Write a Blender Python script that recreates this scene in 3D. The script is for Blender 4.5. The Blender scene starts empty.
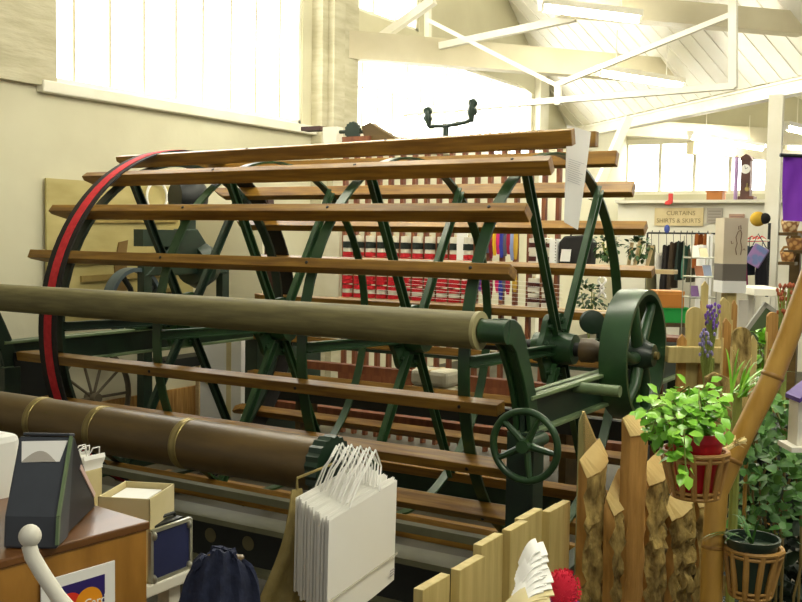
import bpy, bmesh, math, random
from mathutils import Vector, Matrix
R_ = random.Random(7)
sc = bpy.context.scene
col = sc.collection
PI = math.pi
sc.view_settings.view_transform = 'Standard'
sc.view_settings.look = 'None'
sc.view_settings.gamma = 1
sc.view_settings.use_curve_mapping = False
sc.view_settings.exposure = 0.68

# ------------------------------------------------------------ camera
F = 1003.0
YAW, PITCH, ROLL = 0.544252, 0.0646097, 0.0156
CAM = Vector((1.79924, -4.85538, 1.68835))
fwd = Vector((-math.sin(YAW)*math.cos(PITCH), math.cos(YAW)*math.cos(PITCH), -math.sin(PITCH)))
r0 = Vector((math.cos(YAW), math.sin(YAW), 0))
d0 = fwd.cross(r0)
rgt = math.cos(ROLL)*r0 - math.sin(ROLL)*d0
dwn = math.sin(ROLL)*r0 + math.cos(ROLL)*d0
cam = bpy.data.objects.new('camera', bpy.data.cameras.new('camera'))
col.objects.link(cam)
M = Matrix((rgt, -dwn, -fwd)).transposed().to_4x4()
M.translation = CAM
cam.matrix_world = M
cam.data.sensor_width = 36
cam.data.lens = F/802*36
cam.data.clip_start = 0.05
sc.camera = cam

def P(u, v, x=None, y=None, z=None, d=None):
    """world point seen at a pixel, on a given plane (or at a depth)"""
    D = fwd + rgt*((u-401)/F) + dwn*((v-301)/F)
    if x is not None: t = (x-CAM.x)/D.x
    elif y is not None: t = (y-CAM.y)/D.y
    elif z is not None: t = (z-CAM.z)/D.z
    else: t = d
    return CAM + D*t

# ------------------------------------------------------------ materials
def lin(h):
    h = h.lstrip('#')
    o = []
    for i in (0, 2, 4):
        c = int(h[i:i+2], 16)/255
        o.append(c/12.92 if c <= .04045 else ((c+.055)/1.055)**2.4)
    return (*o, 1)
MATS = {}
def mat(name, a, b=None, rough=.6, metal=0, scale=6, stretch=(1, 1, 1), bump=0, detail=4, kind='noise', bscale=None, spec=.5, lo=.35, hi=.65):
    if name in MATS: return MATS[name]
    m = bpy.data.materials.new(name); m.use_nodes = True
    n, l = m.node_tree.nodes, m.node_tree.links
    bs = n['Principled BSDF']
    bs.inputs['Roughness'].default_value = rough
    bs.inputs['Metallic'].default_value = metal
    bs.inputs['Specular IOR Level'].default_value = spec
    if b is None: b = a
    tc = n.new('ShaderNodeTexCoord'); mp = n.new('ShaderNodeMapping')
    mp.inputs['Scale'].default_value = stretch
    l.new(tc.outputs['Object'], mp.inputs['Vector'])
    if kind == 'wave':
        t = n.new('ShaderNodeTexWave'); t.inputs['Scale'].default_value = scale
        t.inputs['Distortion'].default_value = 3; t.inputs['Detail'].default_value = 3
        out = t.outputs['Fac']
    elif kind == 'voronoi':
        t = n.new('ShaderNodeTexVoronoi'); t.inputs['Scale'].default_value = scale
        out = t.outputs['Distance']
    else:
        t = n.new('ShaderNodeTexNoise'); t.inputs['Scale'].default_value = scale
        t.inputs['Detail'].default_value = detail
        out = t.outputs['Fac']
    l.new(mp.outputs['Vector'], t.inputs['Vector'])
    rp = n.new('ShaderNodeValToRGB')
    rp.color_ramp.elements[0].color = lin(a); rp.color_ramp.elements[0].position = lo
    rp.color_ramp.elements[1].color = lin(b); rp.color_ramp.elements[1].position = hi
    l.new(out, rp.inputs['Fac']); l.new(rp.outputs['Color'], bs.inputs['Base Color'])
    if bump:
        bn = n.new('ShaderNodeBump'); bn.inputs['Strength'].default_value = bump
        bn.inputs['Distance'].default_value = .02
        t2 = n.new('ShaderNodeTexNoise'); t2.inputs['Scale'].default_value = bscale or scale*2
        t2.inputs['Detail'].default_value = 6
        l.new(mp.outputs['Vector'], t2.inputs['Vector'])
        l.new(t2.outputs['Fac'], bn.inputs['Height']); l.new(bn.outputs['Normal'], bs.inputs['Normal'])
    MATS[name] = m
    return m
def emit(name, h, s):
    if name in MATS: return MATS[name]
    m = bpy.data.materials.new(name); m.use_nodes = True
    n, l = m.node_tree.nodes, m.node_tree.links
    n.remove(n['Principled BSDF'])
    e = n.new('ShaderNodeEmission'); e.inputs['Color'].default_value = lin(h); e.inputs['Strength'].default_value = s
    l.new(e.outputs[0], n['Material Output'].inputs['Surface'])
    MATS[name] = m
    return m

WALL = mat('wall_paint', '#c6c0a2', '#d0cbae', rough=.85, scale=1.2, bump=.08, bscale=14)
BRICK = mat('painted_brick', '#b3ac8e', '#c6c0a4', rough=.85, scale=3, stretch=(1, 1, 5), bump=.5, bscale=6)
WHITE = mat('white_paint', '#e2ddc8', '#ece8d8', rough=.5, scale=3)
CREAMW = mat('cream_paint', '#ded9c3', '#e8e4d2', rough=.6, scale=2)
TAN = mat('tan_beam_paint', '#c6bc9c', '#d2c9ab', rough=.6, scale=2)
CEIL = mat('ceiling_board', '#ebe7d6', '#f2efe4', rough=.8, scale=1.5)
FLOOR = mat('concrete_floor', '#37321f', '#4d4735', rough=.6, scale=2.5, bump=.1)
GREEN = mat('green_iron', '#1e3a20', '#2b4c28', rough=.33, scale=5, spec=.6)
GREEND = mat('dark_green_iron', '#14241a', '#1d3322', rough=.4, scale=5)
GREENL = mat('pale_green_iron', '#5f7450', '#77885f', rough=.4, scale=6)
BLACKI = mat('black_iron', '#0e1210', '#191d19', rough=.5, scale=5)
SLAT = mat('oiled_wood', '#9a7228', '#745019', rough=.42, scale=3, stretch=(1.2, 14, 14), bump=.08)
SLATB = mat('bolt_iron', '#1b140c', rough=.5)
ROLL = mat('cloth_roller', '#7b7348', '#655e3a', rough=.6, scale=8, stretch=(.6, 6, 6), bump=.06)
BEAMW = mat('polished_brown_wood', '#4b3a1b', '#68522a', rough=.4, scale=2.5, stretch=(.8, 4, 4), bump=.04)
BRASS = mat('dull_brass', '#9a8a55', '#7a6b3e', rough=.4, metal=.6)
REDB = mat('red_webbing', '#c31e26', '#d62c33', rough=.7, scale=30)
BLKB = mat('black_webbing', '#14120f', '#1e1b17', rough=.7, scale=30)
CREEL = mat('red_brown_wood', '#6e3a20', '#86502c', rough=.6, scale=4, stretch=(5, 5, 1))
PALEW = mat('pale_wood', '#b9a071', '#c9b184', rough=.6, scale=4, stretch=(1, 8, 8))
PINE = mat('fresh_pine', '#b5a060', '#c9b676', rough=.6, scale=4, stretch=(9, 9, 1), bump=.1)
PINEK = mat('cut_wood', '#d6bd7b', '#c4a562', rough=.7, scale=8)
BARK = mat('bark', '#6a5528', '#c0a662', rough=.95, scale=34, stretch=(1, 1, .4), bump=1, bscale=40, lo=.35, hi=.65)
RAWW = mat('orange_raw_wood', '#8f6628', '#b88a46', rough=.7, scale=5, stretch=(6, 6, .6), bump=.3)
BAMB = mat('bamboo', '#a67c2e', '#bd9443', rough=.4, scale=5, stretch=(5, 5, .6))
BAMD = mat('bamboo_node', '#8a6322', '#9a7230', rough=.5)
CANE = mat('cane', '#b58a48', '#99702f', rough=.55, scale=10)
REDP = mat('red_plastic', '#b4141e', '#c41a26', rough=.28)
BLKP = mat('dark_green_plastic', '#1b2a1e', '#25372a', rough=.3)
LEAF = mat('bright_leaf', '#66b026', '#a2da4c', rough=.3, scale=9)
IVY = mat('ivy_leaf', '#2d5c20', '#62963c', rough=.45, scale=8)
DLEAF = mat('dark_leaf', '#223f1c', '#3b5f2c', rough=.5, scale=8)
STEM = mat('stem', '#7d8a3a', '#96a04e', rough=.6)
PAPER = mat('white_paper', '#f1efe6', '#f6f5ee', rough=.75, scale=2)
PAPERS = mat('paper_print', '#b3b0b4', rough=.8)
CARD = mat('cream_card', '#cfc08c', '#d9cb9c', rough=.75)
OAK = mat('counter_wood', '#855a20', '#ab7a33', rough=.38, scale=3, stretch=(4, 4, 1.2), bump=.03)
OAKT = mat('counter_top_wood', '#553619', '#744b24', rough=.33, scale=2, stretch=(5, 1.5, 1))
GREYP = mat('slate_grey_plastic', '#363a40', '#40454c', rough=.45)
GREYD = mat('charcoal_plastic', '#17161a', '#201f24', rough=.5)
NAVY = mat('navy_cloth', '#1a2036', '#252c45', rough=.9, scale=40, bump=.2, bscale=120)
NAVYP = mat('navy_panel', '#1c2348', '#232b55', rough=.5)
ALU = mat('aluminium', '#a8a795', '#bcbba8', rough=.35, metal=.7)
KHAKI = mat('khaki_canvas', '#847442', '#9a8a55', rough=.9, scale=14, bump=.2, bscale=40)
PURPLE = mat('purple_cloth', '#6a22a0', '#7a2db4', rough=.8, scale=4)
PANE = emit('daylit_frosted_glass', '#fffffa', 5.0)
TUBE = emit('fluorescent_glow', '#fffbe6', 72.0)
def plain(h, rough=.75, h2=None):
    return mat('cloth_'+h.strip('#'), h, h2 or h, rough=rough, scale=12)

# ------------------------------------------------------------ mesh builder
ORG = {}
class MB:
    def __init__(s, M=None): s.v = []; s.f = []; s.m = []; s.sm = []; s.M = M or Matrix.Identity(4)
    def add(s, vs, fs, mi=0, smooth=False):
        b = len(s.v); s.v += [s.M @ Vector(p) for p in vs]
        for f in fs: s.f.append([b+i for i in f]); s.m.append(mi); s.sm.append(smooth)
        return s
    def box(s, a, b, mi=0):
        (x0, y0, z0), (x1, y1, z1) = a, b
        vs = [(x, y, z) for z in (z0, z1) for y in (y0, y1) for x in (x0, x1)]
        return s.add(vs, [(0, 2, 3, 1), (4, 5, 7, 6), (0, 1, 5, 4), (2, 6, 7, 3), (0, 4, 6, 2), (1, 3, 7, 5)], mi)
    def obox(s, o, ax, ay, az, mi=0):
        """box from corner o along three edge vectors"""
        o, ax, ay, az = map(Vector, (o, ax, ay, az))
        vs = [o+ax*i+ay*j+az*k for k in (0, 1) for j in (0, 1) for i in (0, 1)]
        return s.add(vs, [(0, 2, 3, 1), (4, 5, 7, 6), (0, 1, 5, 4), (2, 6, 7, 3), (0, 4, 6, 2), (1, 3, 7, 5)], mi)
    def beam(s, p, q, w, h, up=(0, 0, 1), mi=0):
        """bar from p to q, w across, h along up"""
        p, q = Vector(p), Vector(q); d = (q-p)
        u = Vector(up); a = d.cross(u).normalized(); u = a.cross(d).normalized()
        return s.obox(p-a*w/2-u*h/2, d, a*w, u*h, mi)
    def tube(s, pts, r, n=10, mi=0, caps=True, closed=False):
        pts = [Vector(p) for p in pts]; k = len(pts)
        rs = r if isinstance(r, (list, tuple)) else [r]*k
        vs = []; prev = None
        for i, p in enumerate(pts):
            if closed: t = pts[(i+1) % k]-pts[i-1]
            else: t = pts[min(i+1, k-1)]-pts[max(i-1, 0)]
            t = t.normalized() if t.length > 1e-9 else Vector((0, 0, 1))
            if prev is None:
                a = t.orthogonal().normalized()
            else:
                a = (prev - t*prev.dot(t)); a = a.normalized() if a.length > 1e-6 else t.orthogonal().normalized()
            prev = a; b = t.cross(a)
            for j in range(n):
                th = 2*PI*j/n; vs.append(p+(a*math.cos(th)+b*math.sin(th))*rs[i])
        fs = []
        for i in range(k if closed else k-1):
            i2 = (i+1) % k
            for j in range(n):
                j2 = (j+1) % n; fs.append((i*n+j, i*n+j2, i2*n+j2, i2*n+j))
        s.add(vs, fs, mi, True)
        if caps and not closed:
            b = len(s.v)-len(vs)
            s.f += [[b+j for j in range(n)][::-1], [b+(k-1)*n+j for j in range(n)]]; s.m += [mi, mi]; s.sm += [False, False]
        return s
    def lathe(s, prof, o, ax, n=24, mi=0, smooth=True, closed=False, arc=None):
        """profile of (radius, along-axis) turned about axis through o"""
        o, ax = Vector(o), Vector(ax).normalized()
        a = ax.orthogonal().normalized(); b = ax.cross(a); k = len(prof); vs = []
        for j in range(n):
            th = 2*PI*j/n
            for r, h in prof: vs.append(o+ax*h+(a*math.cos(th)+b*math.sin(th))*r)
        fs = []
        for j in range(n):
            j2 = (j+1) % n
            for i in range(k if closed else k-1):
                i2 = (i+1) % k
                fs.append((j*k+i, j*k+i2, j2*k+i2, j2*k+i))
        return s.add(vs, fs, mi, smooth)
    def prism(s, poly, o, ax, ay, az, mi=0, smooth=False):
        """2-D outline in (ax, ay) at o, thickened along az"""
        o, ax, ay, az = map(Vector, (o, ax, ay, az)); k = len(poly)
        vs = [o+ax*x+ay*y for x, y in poly]+[o+ax*x+ay*y+az for x, y in poly]
        return s.add(vs, [tuple(range(k))[::-1], tuple(range(k, 2*k))]+[(i, (i+1) % k, k+(i+1) % k, k+i) for i in range(k)], mi, smooth)
    def grid(s, fn, nu, nv, mi=0, smooth=True, th=0):
        """sheet fn(u,v), optionally given a thickness vector length th along its normals"""
        vs = [Vector(fn(i/nu, j/nv)) for j in range(nv+1) for i in range(nu+1)]
        fs = [(j*(nu+1)+i, j*(nu+1)+i+1, (j+1)*(nu+1)+i+1, (j+1)*(nu+1)+i) for j in range(nv) for i in range(nu)]
        s.add(vs, fs, mi, smooth)
        if th:
            def nrm(i, j):
                g = lambda a, b: vs[min(max(b, 0), nv)*(nu+1)+min(max(a, 0), nu)]
                return (g(i+1, j)-g(i-1, j)).cross(g(i, j+1)-g(i, j-1)).normalized()*th
            v2 = [vs[j*(nu+1)+i]+nrm(i, j) for j in range(nv+1) for i in range(nu+1)]
            s.add(v2, [f[::-1] for f in fs], mi, smooth)
            edge = [i for i in range(nu+1)]+[j*(nu+1)+nu for j in range(1, nv+1)]+[nv*(nu+1)+i for i in range(nu-1, -1, -1)]+[j*(nu+1) for j in range(nv-1, 0, -1)]
            k = len(edge)
            s.add([vs[e] for e in edge]+[v2[e] for e in edge], [(i, k+i, k+(i+1) % k, (i+1) % k) for i in range(k)], mi, False)
        return s
    def ball(s, c, r, n=12, m=8, sc=(1, 1, 1), mi=0):
        c = Vector(c); vs = []
        for i in range(m+1):
            ph = PI*i/m
            for j in range(n):
                th = 2*PI*j/n
                vs.append(c+Vector((r*sc[0]*math.sin(ph)*math.cos(th), r*sc[1]*math.sin(ph)*math.sin(th), r*sc[2]*math.cos(ph))))
        return s.add(vs, [(i*n+j, (i+1)*n+j, (i+1)*n+(j+1) % n, i*n+(j+1) % n) for i in range(m) for j in range(n)], mi, True)
    def build(s, name, ms, parent=None, bevel=0, clip=None):
        me = bpy.data.meshes.new(name)
        o0 = Vector(ORG.get(parent.name, (0, 0, 0))) if parent else Vector((0, 0, 0))
        me.from_pydata([p-o0 for p in s.v], [], s.f)
        for m_ in (ms if isinstance(ms, (list, tuple)) else [ms]): me.materials.append(m_)
        me.polygons.foreach_set('material_index', s.m); me.polygons.foreach_set('use_smooth', s.sm)
        bm = bmesh.new(); bm.from_mesh(me)
        bmesh.ops.remove_doubles(bm, verts=bm.verts, dist=1e-6)
        if clip:
            for co, no in clip:
                bmesh.ops.bisect_plane(bm, geom=bm.verts[:]+bm.edges[:]+bm.faces[:], plane_co=Vector(co)-o0, plane_no=no, clear_outer=True)
        bmesh.ops.recalc_face_normals(bm, faces=bm.faces)
        bm.to_mesh(me); bm.free(); me.update()
        if any(s.sm): me.set_sharp_from_angle(angle=.75)
        o = bpy.data.objects.new(name, me); col.objects.link(o)
        if parent: o.parent = parent
        ORG[o.name] = tuple(o0)
        if bevel:
            b = o.modifiers.new('bevel', 'BEVEL'); b.width = bevel; b.segments = 2; b.limit_method = 'ANGLE'; b.angle_limit = 0.7
        return o

def tag(o, label=None, cat=None, group=None, kind=None):
    if label: o['label'] = label
    if cat: o['category'] = cat
    if group: o['group'] = group
    if kind: o['kind'] = kind
    return o
def thing(name, loc, label, cat, group=None, rz=0):
    o = bpy.data.objects.new(name, None); col.objects.link(o)
    o.location = loc; o.rotation_euler.z = rz; o.empty_display_size = .05
    ORG[o.name] = tuple(loc) if rz == 0 else (0, 0, 0)
    return tag(o, label, cat, group)
def struct(mb, name, m, **k): return tag(mb.build(name, m, **k), kind='structure')
def dup(o, loc=None, parent=None, **t):
    c = o.copy(); col.objects.link(c)
    if parent: c.parent = parent
    if loc is not None: c.location = loc
    for ch in list(o.children):
        dup(ch, None, c)
    if t: tag(c, **t)
    return c
def text(name, s, size, o, ax, ay, m, parent, ext=.0006, align='CENTER'):
    cu = bpy.data.curves.new(name, 'FONT'); cu.body = s; cu.size = size; cu.align_x = align; cu.align_y = 'CENTER'; cu.extrude = ext
    cu.materials.append(m)
    ob = bpy.data.objects.new(name, cu); col.objects.link(ob)
    ax = Vector(ax).normalized(); az = ax.cross(Vector(ay)).normalized(); ay = az.cross(ax)
    Mx = Matrix((ax, ay, az)).transposed().to_4x4()
    Mx.translation = Vector(o)-Vector(ORG.get(parent.name, (0, 0, 0)))
    dg = bpy.context.evaluated_depsgraph_get(); me = bpy.data.meshes.new_from_object(ob.evaluated_get(dg))
    bpy.data.objects.remove(ob); ob = bpy.data.objects.new(name, me); col.objects.link(ob)
    ob.parent = parent; ob.matrix_local = Mx
    return ob
def rotz(a, loc=(0, 0, 0)):
    return Matrix.Translation(Vector(loc)) @ Matrix.Rotation(a, 4, 'Z')

# ============================================================ SETTING
WX = -4.6
struct(MB().box((WX-.3, -5.6, -.1), (6, 14.3, 0)), 'floor', FLOOR)
# wall on the drum's far end, with openings for three windows
wl = MB()
def wallpatch(y0, y1, z0, z1): wl.box((WX-.25, y0, z0), (WX, y1, z1))
W1 = (.44, 3.66, 2.84, 4.75); W2 = (4.55, 9.58, 2.86, 3.98); W3 = (4.62, 6.05, 4.22, 5.3)
wallpatch(-5.6, 14.3, 0, 2.84)
wallpatch(-5.6, .44, 2.84, 8.5); wallpatch(.44, 3.66, 4.75, 8.5); wallpatch(3.66, 4.55, 2.84, 8.5)
wallpatch(4.55, 9.58, 2.84, 2.86); wallpatch(4.55, 9.58, 3.98, 4.22); wallpatch(4.55, 4.62, 4.22, 8.5)
wallpatch(6.05, 9.58, 4.22, 8.5); wallpatch(4.62, 6.05, 5.3, 8.5); wallpatch(9.58, 14.3, 2.84, 8.5)
# sloping head over the second window
wl.prism([(4.55, 3.72), (6.6, 3.98), (4.55, 3.98)], (WX-.2, 0, 0), (0, 1, 0), (0, 0, 1), (.2, 0, 0))
wl.prism([(9.58, 3.9), (9.58, 3.98), (9.0, 3.98)], (WX-.2, 0, 0), (0, 1, 0), (0, 0, 1), (.2, 0, 0))
struct(wl, 'wall_left', WALL)
struct(MB().box((WX, -5.6, 2.79), (WX+.07, .44, 8)), 'pier_front', BRICK)
struct(MB().box((WX, 3.82, 0), (WX+.14, 4.5, 8)).box((WX, 3.92, 0), (WX+.22, 4.12, 8)), 'pier_middle', BRICK)
struct(MB().box((WX, 9.62, 0), (WX+.1, 9.95, 6)), 'pier_rear', CREAMW)
struct(MB().box((WX, .3, 2.74), (WX+.09, 3.82, 2.83)).box((WX, 4.5, 2.76), (WX+.09, 9.62, 2.85)), 'trim_1', CREAMW, bevel=.01)
def window(name, w, bars, rows=()):
    y0, y1, z0, z1 = w
    f = MB()
    f.box((WX-.16, y0, z0), (WX-.02, y0+.04, z1)).box((WX-.16, y1-.04, z0), (WX-.02, y1, z1)).box((WX-.16, y0, z0), (WX-.02, y1, z0+.04)).box((WX-.16, y0, z1-.04), (WX-.02, y1, z1))
    o = struct(f, name, WHITE)
    b = MB()
    for y in bars: b.box((WX-.1, y-.013, z0), (WX-.06, y+.013, z1))
    for z in rows: b.box((WX-.12, y0, z-.006), (WX-.09, y1, z+.006))
    b.build('glazing_bars', TAN, o)
    MB().box((WX-.12, y0+.02, z0+.02), (WX-.1, y1-.02, z1-.02)).build('pane', PANE, o)
    return o
window('window_1', W1, [P(u, 60, x=WX-.1).y for u in (71, 107, 141, 173, 200, 228, 253, 277)])
window('window_2', W2, [4.55+i*.335 for i in range(1, 15)], (3.4,))
window('window_3', W3, (5.1, 5.6))
# far wall with a band of windows
WY = 14.0
fw = MB()
fw.box((WX, WY, 0), (6, WY+.25, 2.55)).box((WX, WY, 3.6), (6, WY+.25, 8.5)).box((-2.0, WY, 2.55), (-1.7, WY+.25, 3.6)).box((5, WY, 2.55), (6, WY+.25, 3.6))
struct(fw, 'wall_far', WALL)
for i, (x0, x1) in enumerate(((WX, -2.0), (-1.7, 1.6), (1.6, 5))):
    f = MB()
    for k in range(5):
        x = x0+(x1-x0)*k/4; f.box((x-.03, WY+.05, 2.55), (x+.03, WY+.14, 3.6))
    f.box((x0, WY+.02, 2.55), (x1, WY+.14, 2.62)).box((x0, WY+.02, 3.5), (x1, WY+.14, 3.6))
    o = struct(f, 'window_%d' % (i+4), WHITE)
    MB().box((x0, WY+.1, 2.6), (x1, WY+.12, 3.55)).build('pane', PANE, o)

# roof: valley beam runs obliquely to the wall; ties cross at right angles
VA, VB = Vector((-3.78, 10.23, 3.4)), Vector((-.26, 6.95, 3.4))
vd = (VB-VA).normalized(); nd = Vector((.682, .731, 0)); nd = (nd-vd*nd.dot(vd)).normalized()
V0 = VA-vd*3.0
rf = MB()
def roofplane(s0, z0, s1, z1):
    a = Vector((V0.x, V0.y, 0))+nd*s0; b = Vector((V0.x, V0.y, 0))+nd*s1
    L = vd*16
    sl = Vector((0, 0, z1-z0))+nd*(s1-s0)
    th = sl.cross(vd).normalized()*.06
    if th.z < 0: th = -th
    rf.obox(a-vd*4+Vector((0, 0, z0)), L, b-a+Vector((0, 0, z1-z0)), th)
    n_ = int(16/.28)
    for k in range(n_):      # board battens under the roof, part of the ceiling's lining
        o_ = a-vd*4+Vector((0, 0, z0))+vd*(k*.28)-th*.2
        rf.obox(o_, vd*.02, b-a+Vector((0, 0, z1-z0)), th*.25)
roofplane(0, 3.52, -4.0, 7.2)
roofplane(-4.0, 7.2, -8.4, 3.6)
roofplane(0, 3.52, 2.6, 5.4)
roofplane(2.6, 5.4, 5.2, 3.6)
roofplane(5.2, 3.6, 8, 5.6)
struct(rf, 'ceiling', CEIL, clip=[((WX+.0, 0, 0), (-1, 0, 0)), ((0, WY, 0), (0, 1, 0)), ((6, 0, 0), (1, 0, 0)), ((0, -5.6, 0), (0, -1, 0))])
vb = MB()
vb.beam(VA-vd*1.0, VB+vd*5, .1, .15).beam(VA-vd*1.0+Vector((0, 0, .07)), VB+vd*5+Vector((0, 0, .07)), .17, .025).beam(VA-vd*1-Vector((0, 0, .07)), VB+vd*5-Vector((0, 0, .07)), .17, .025)
struct(vb, 'roof_valley_beam', WHITE)
td = nd
tb = MB()
def tie(p0, p1, w=.16, h=.26): tb.beam(p0, p1, w, h)
A0, A1 = P(340, 45, x=WX+.02), P(727, 76, z=3.9)
A1 = A0+(A1-A0)*1.12
tie(A0, A1, .2, .3)
B0, B1 = P(560, 4, z=3.95), P(840, 28, z=3.95)
tie(B0, B1, .2, .22)
C0, C1 = P(618, 128, z=3.45), P(840, 140, z=3.45)
tie(C0, C1, .2, .25)
D0, D1 = P(640, 150, z=3.3), P(802, 160, z=3.3)
tie(P(690, 148, z=3.2), P(840, 160, z=3.2), .15, .2)
struct(tb, 'roof_tie_beam', TAN)
rr = MB()
def rod(u0, v0, y0, u1, v1, y1, w=.05): rr.beam(P(u0, v0, y=y0), P(u1, v1, y=y1), w, w)
rod(400, 113, 4.3, 735, 86, 4.3, 0.058)
rod(733, -5, 4.3, 733, 88, 4.3, 0.070); rod(558, 84, 4.3, 558, 105, 4.3, 0.055); rod(428, -5, 5.2, 428, 40, 5.2, .06)
rod(556, 85, 4.3, 733, 14, 4.3, 0.047); rod(428, 20, 4.6, 558, 86, 4.6, .04); rod(440, 46, 5.2, 575, 18, 5.2, .075); rod(375, 42, 4.9, 434, 0, 4.9, .09)
struct(rr, 'roof_truss', WHITE)
# dark rafter line along the gable
struct(MB().beam(P(516, -5, x=WX+.1), P(606, 62, x=WX+.1), .15, .18), 'roof_gable_rafter', TAN)
cb = MB()
cx, cy = P(777, 95, z=3.3).xy
cb.box((cx-.075, cy-.05, 0), (cx+.075, cy-.03, 3.3)).box((cx-.075, cy+.03, 0), (cx+.075, cy+.05, 3.3)).box((cx-.02, cy-.03, 0), (cx+.02, cy+.03, 3.3)).box((cx-.14, cy-.12, 0), (cx+.14, cy+.12, .03))
struct(cb, 'column_1', WHITE)
cb2 = MB().beam(P(628, 118, d=13.2), P(592, 200, d=13.2), .14, .1)
struct(cb2, 'trim_2', WHITE)
# shop partition with a shelf ledge on its top
pt = MB()
pt.box((-3.0, 9.0, 0), (1.6, 9.12, 2.2)).box((-3.0, 8.85, 2.2), (1.6, 9.3, 2.24))
struct(pt, 'wall_partition', CREAMW)
struct(MB().box((WX, -.6, 0), (WX+.03, 3.8, .28)), 'baseboard_left', RAWW)

# ------------------------------------------------------------ fluorescent lamps
def lamp(p, q, label):
    p, q = Vector(p), Vector(q); d = (q-p); L = d.length
    a = math.atan2(d.y, d.x)
    t = thing('fluorescent_lamp', p, label, 'lamp', 'fluorescent lamps under the roof')
    mb = MB(rotz(a, p))
    mb.box((0, -.05, .03), (L, .05, .09)).build('housing', WHITE, t)
    mb = MB(rotz(a, p)); mb.tube([(.03, -.0, 0), (L-.03, 0, 0)], .032, 10).build('tube', TUBE, t)
    mb = MB(rotz(a, p)); mb.box((0, -.03, -.03), (.03, .03, .04)).box((L-.03, -.03, -.03), (L, .03, .04)).build('end_socket', WHITE, t)
    mb = MB(rotz(a, p)); mb.tube([(L*.2, 0, .09), (L*.2, 0, .5)], .006, 6).tube([(L*.8, 0, .09), (L*.8, 0, .5)], .006, 6).build('hanger', WHITE, t)
    return t
lamp(P(540, 8, z=3.75), P(640, 20, z=3.75), 'glowing fluorescent tube lamp nearest the top edge of the picture')
lamp(P(598, 73, z=3.5), P(682, 86, z=3.5), 'glowing fluorescent tube lamp below the long tan tie beam, above the hanging paper')
lamp(P(690, 137, z=3.2), P(762, 149, z=3.2), 'glowing fluorescent tube lamp over the clothes rail, beside the white column')
lamp(P(786, 128, z=3.2), P(836, 140, z=3.2), 'glowing fluorescent tube lamp right of the white column, above the purple cloth')
for (x, y) in ((1.75, -4.1), (-2.4, -.9), (-3.1, 1.6), (-.9, -.3), (1.5, -3.0), (2.6, -.6), (.3, 1.6)):  # unseen lamps added overhead to brighten the drum, bags and plants
    o_ = lamp((x, y, 3.75), (x+.9, y+1.15, 3.75), 'unseen fluorescent tube lamp added to light the near bay')

# ============================================================ WARPING MILL
AZ, RD, NS, PH = 1.12, 1.05, 22, 2.032
mill = thing('warping_mill', (-1.5, 0, 0), 'large horizontal warping drum of brown wooden slats on green iron frame with rollers', 'machine')
def ang(k): return (k+PH)*2*PI/NS
def dirs(a):   # radial and tangential unit vectors at an angle from the bottom towards the front
    return Vector((0, -math.sin(a), -math.cos(a))), Vector((0, -math.cos(a), math.sin(a)))
AX = Vector((0, 0, AZ)); X = Vector((1, 0, 0))
HX = (-.208, -1.086, -2.04)
x1 = 0.0; x0 = -3.06
DLT = {3: -.012, 4: -.02, 5: -.025, 6: -.02, 7: -.01, 9: -.01, 10: .025, 11: .05, 12: .055, 13: .05, 14: .045, 15: .04, 16: .03, 17: .02, 18: .01}
for k in range(NS):
    a = ang(k)+DLT.get(k, 0); n, t = dirs(a)
    ex = R_.uniform(-.02, .02)
    o = AX+n*RD
    w, h = .025, .039
    mb = MB()
    A = [(x0+ex, h), (x1+ex*.5, h), (x1+ex*.5, -h), (x0+.1+ex, -h), (x0+ex, h-.03)]
    tl_ = {6: .0, 7: .02, 8: .045, 9: .02}.get(k, 0)
    Xt = X+n*(tl_/3.06)
    mb.prism(A, o+n*tl_-t*w, Xt, n, t*2*w)
    for hx in (*HX, -2.8):
        mb.lathe([(0, .004), (.009, .004), (.009, -.002)], o+n*(h+tl_)+Xt*(hx+.02), n, 8, 1, False)
    mb.build('slat', [SLAT, SLATB], mill, bevel=.004)
def ring(x, r, wx, th, n=66):
    mb = MB(); mb.lathe([(r, -wx/2), (r, wx/2), (r-th, wx/2), (r-th, -wx/2)], AX+X*x, X, n, 0, True, closed=True)
    return mb
for i, hx in enumerate((*HX, -2.8)):
    hub = MB()
    # ribbed, slightly scalloped hub plate with a boss
    pl = []
    for j in range(72):
        th = 2*PI*j/72; pl.append((math.cos(th)*(.185+.012*math.cos(6*th)), math.sin(th)*(.185+.012*math.cos(6*th))))
    hub.prism(pl, AX+X*(hx-.015), (0, 1, 0), (0, 0, 1), X*.03)
    hub.lathe([(.03, -.1), (.075, -.1), (.085, -.03), (.085, .06), (.078, .12), (.03, .12)], AX+X*hx, X, 24)
    for j in range(6):
        n, t = dirs(ang(j*NS/6-.1)); 
        for q in (-.03, .03): hub.lathe([(0, .035), (.014, .035), (.014, 0)], AX+X*hx+n*.15+t*q, X, 8)
    hub = hub.build('hub', GREEN, mill)
    for j in range(6):
        n, t = dirs(ang(j*NS/6-.1))
        m_ = MB(); p, q = AX+X*(hx+.025)+n*.1, AX+X*(hx+.025)+n*(RD-.05)
        m_.beam(p, q, .05, .008, up=X)
        for sg in (-1, 1): m_.beam(p+t*.022*sg+X*.014, q+t*.022*sg+X*.014, .008, .03, up=X)
        m_.build('arm', GREEN if i != 3 else GREEND, hub)
    if i < 3:
        ring(hx, RD-.042, .055, .012).build('rim', GREEN, hub)
    else:
        ring(hx, RD-.037, .07, .02).build('rim', GREEND, hub)
wob = ring(-2.79, RD+.046, .145, .008, 88).build('black_band', BLKB, mill); tag(wob, 'black webbing band around the far end of the drum')
rb = ring(-2.785, RD+.0495, .06, .006, 88).build('red_stripe', REDB, wob); tag(rb, 'red webbing stripe')
MB().tube([AX+X*-3.5, AX+X*.3], .036, 18).build('shaft', BLACKI, mill)
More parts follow.
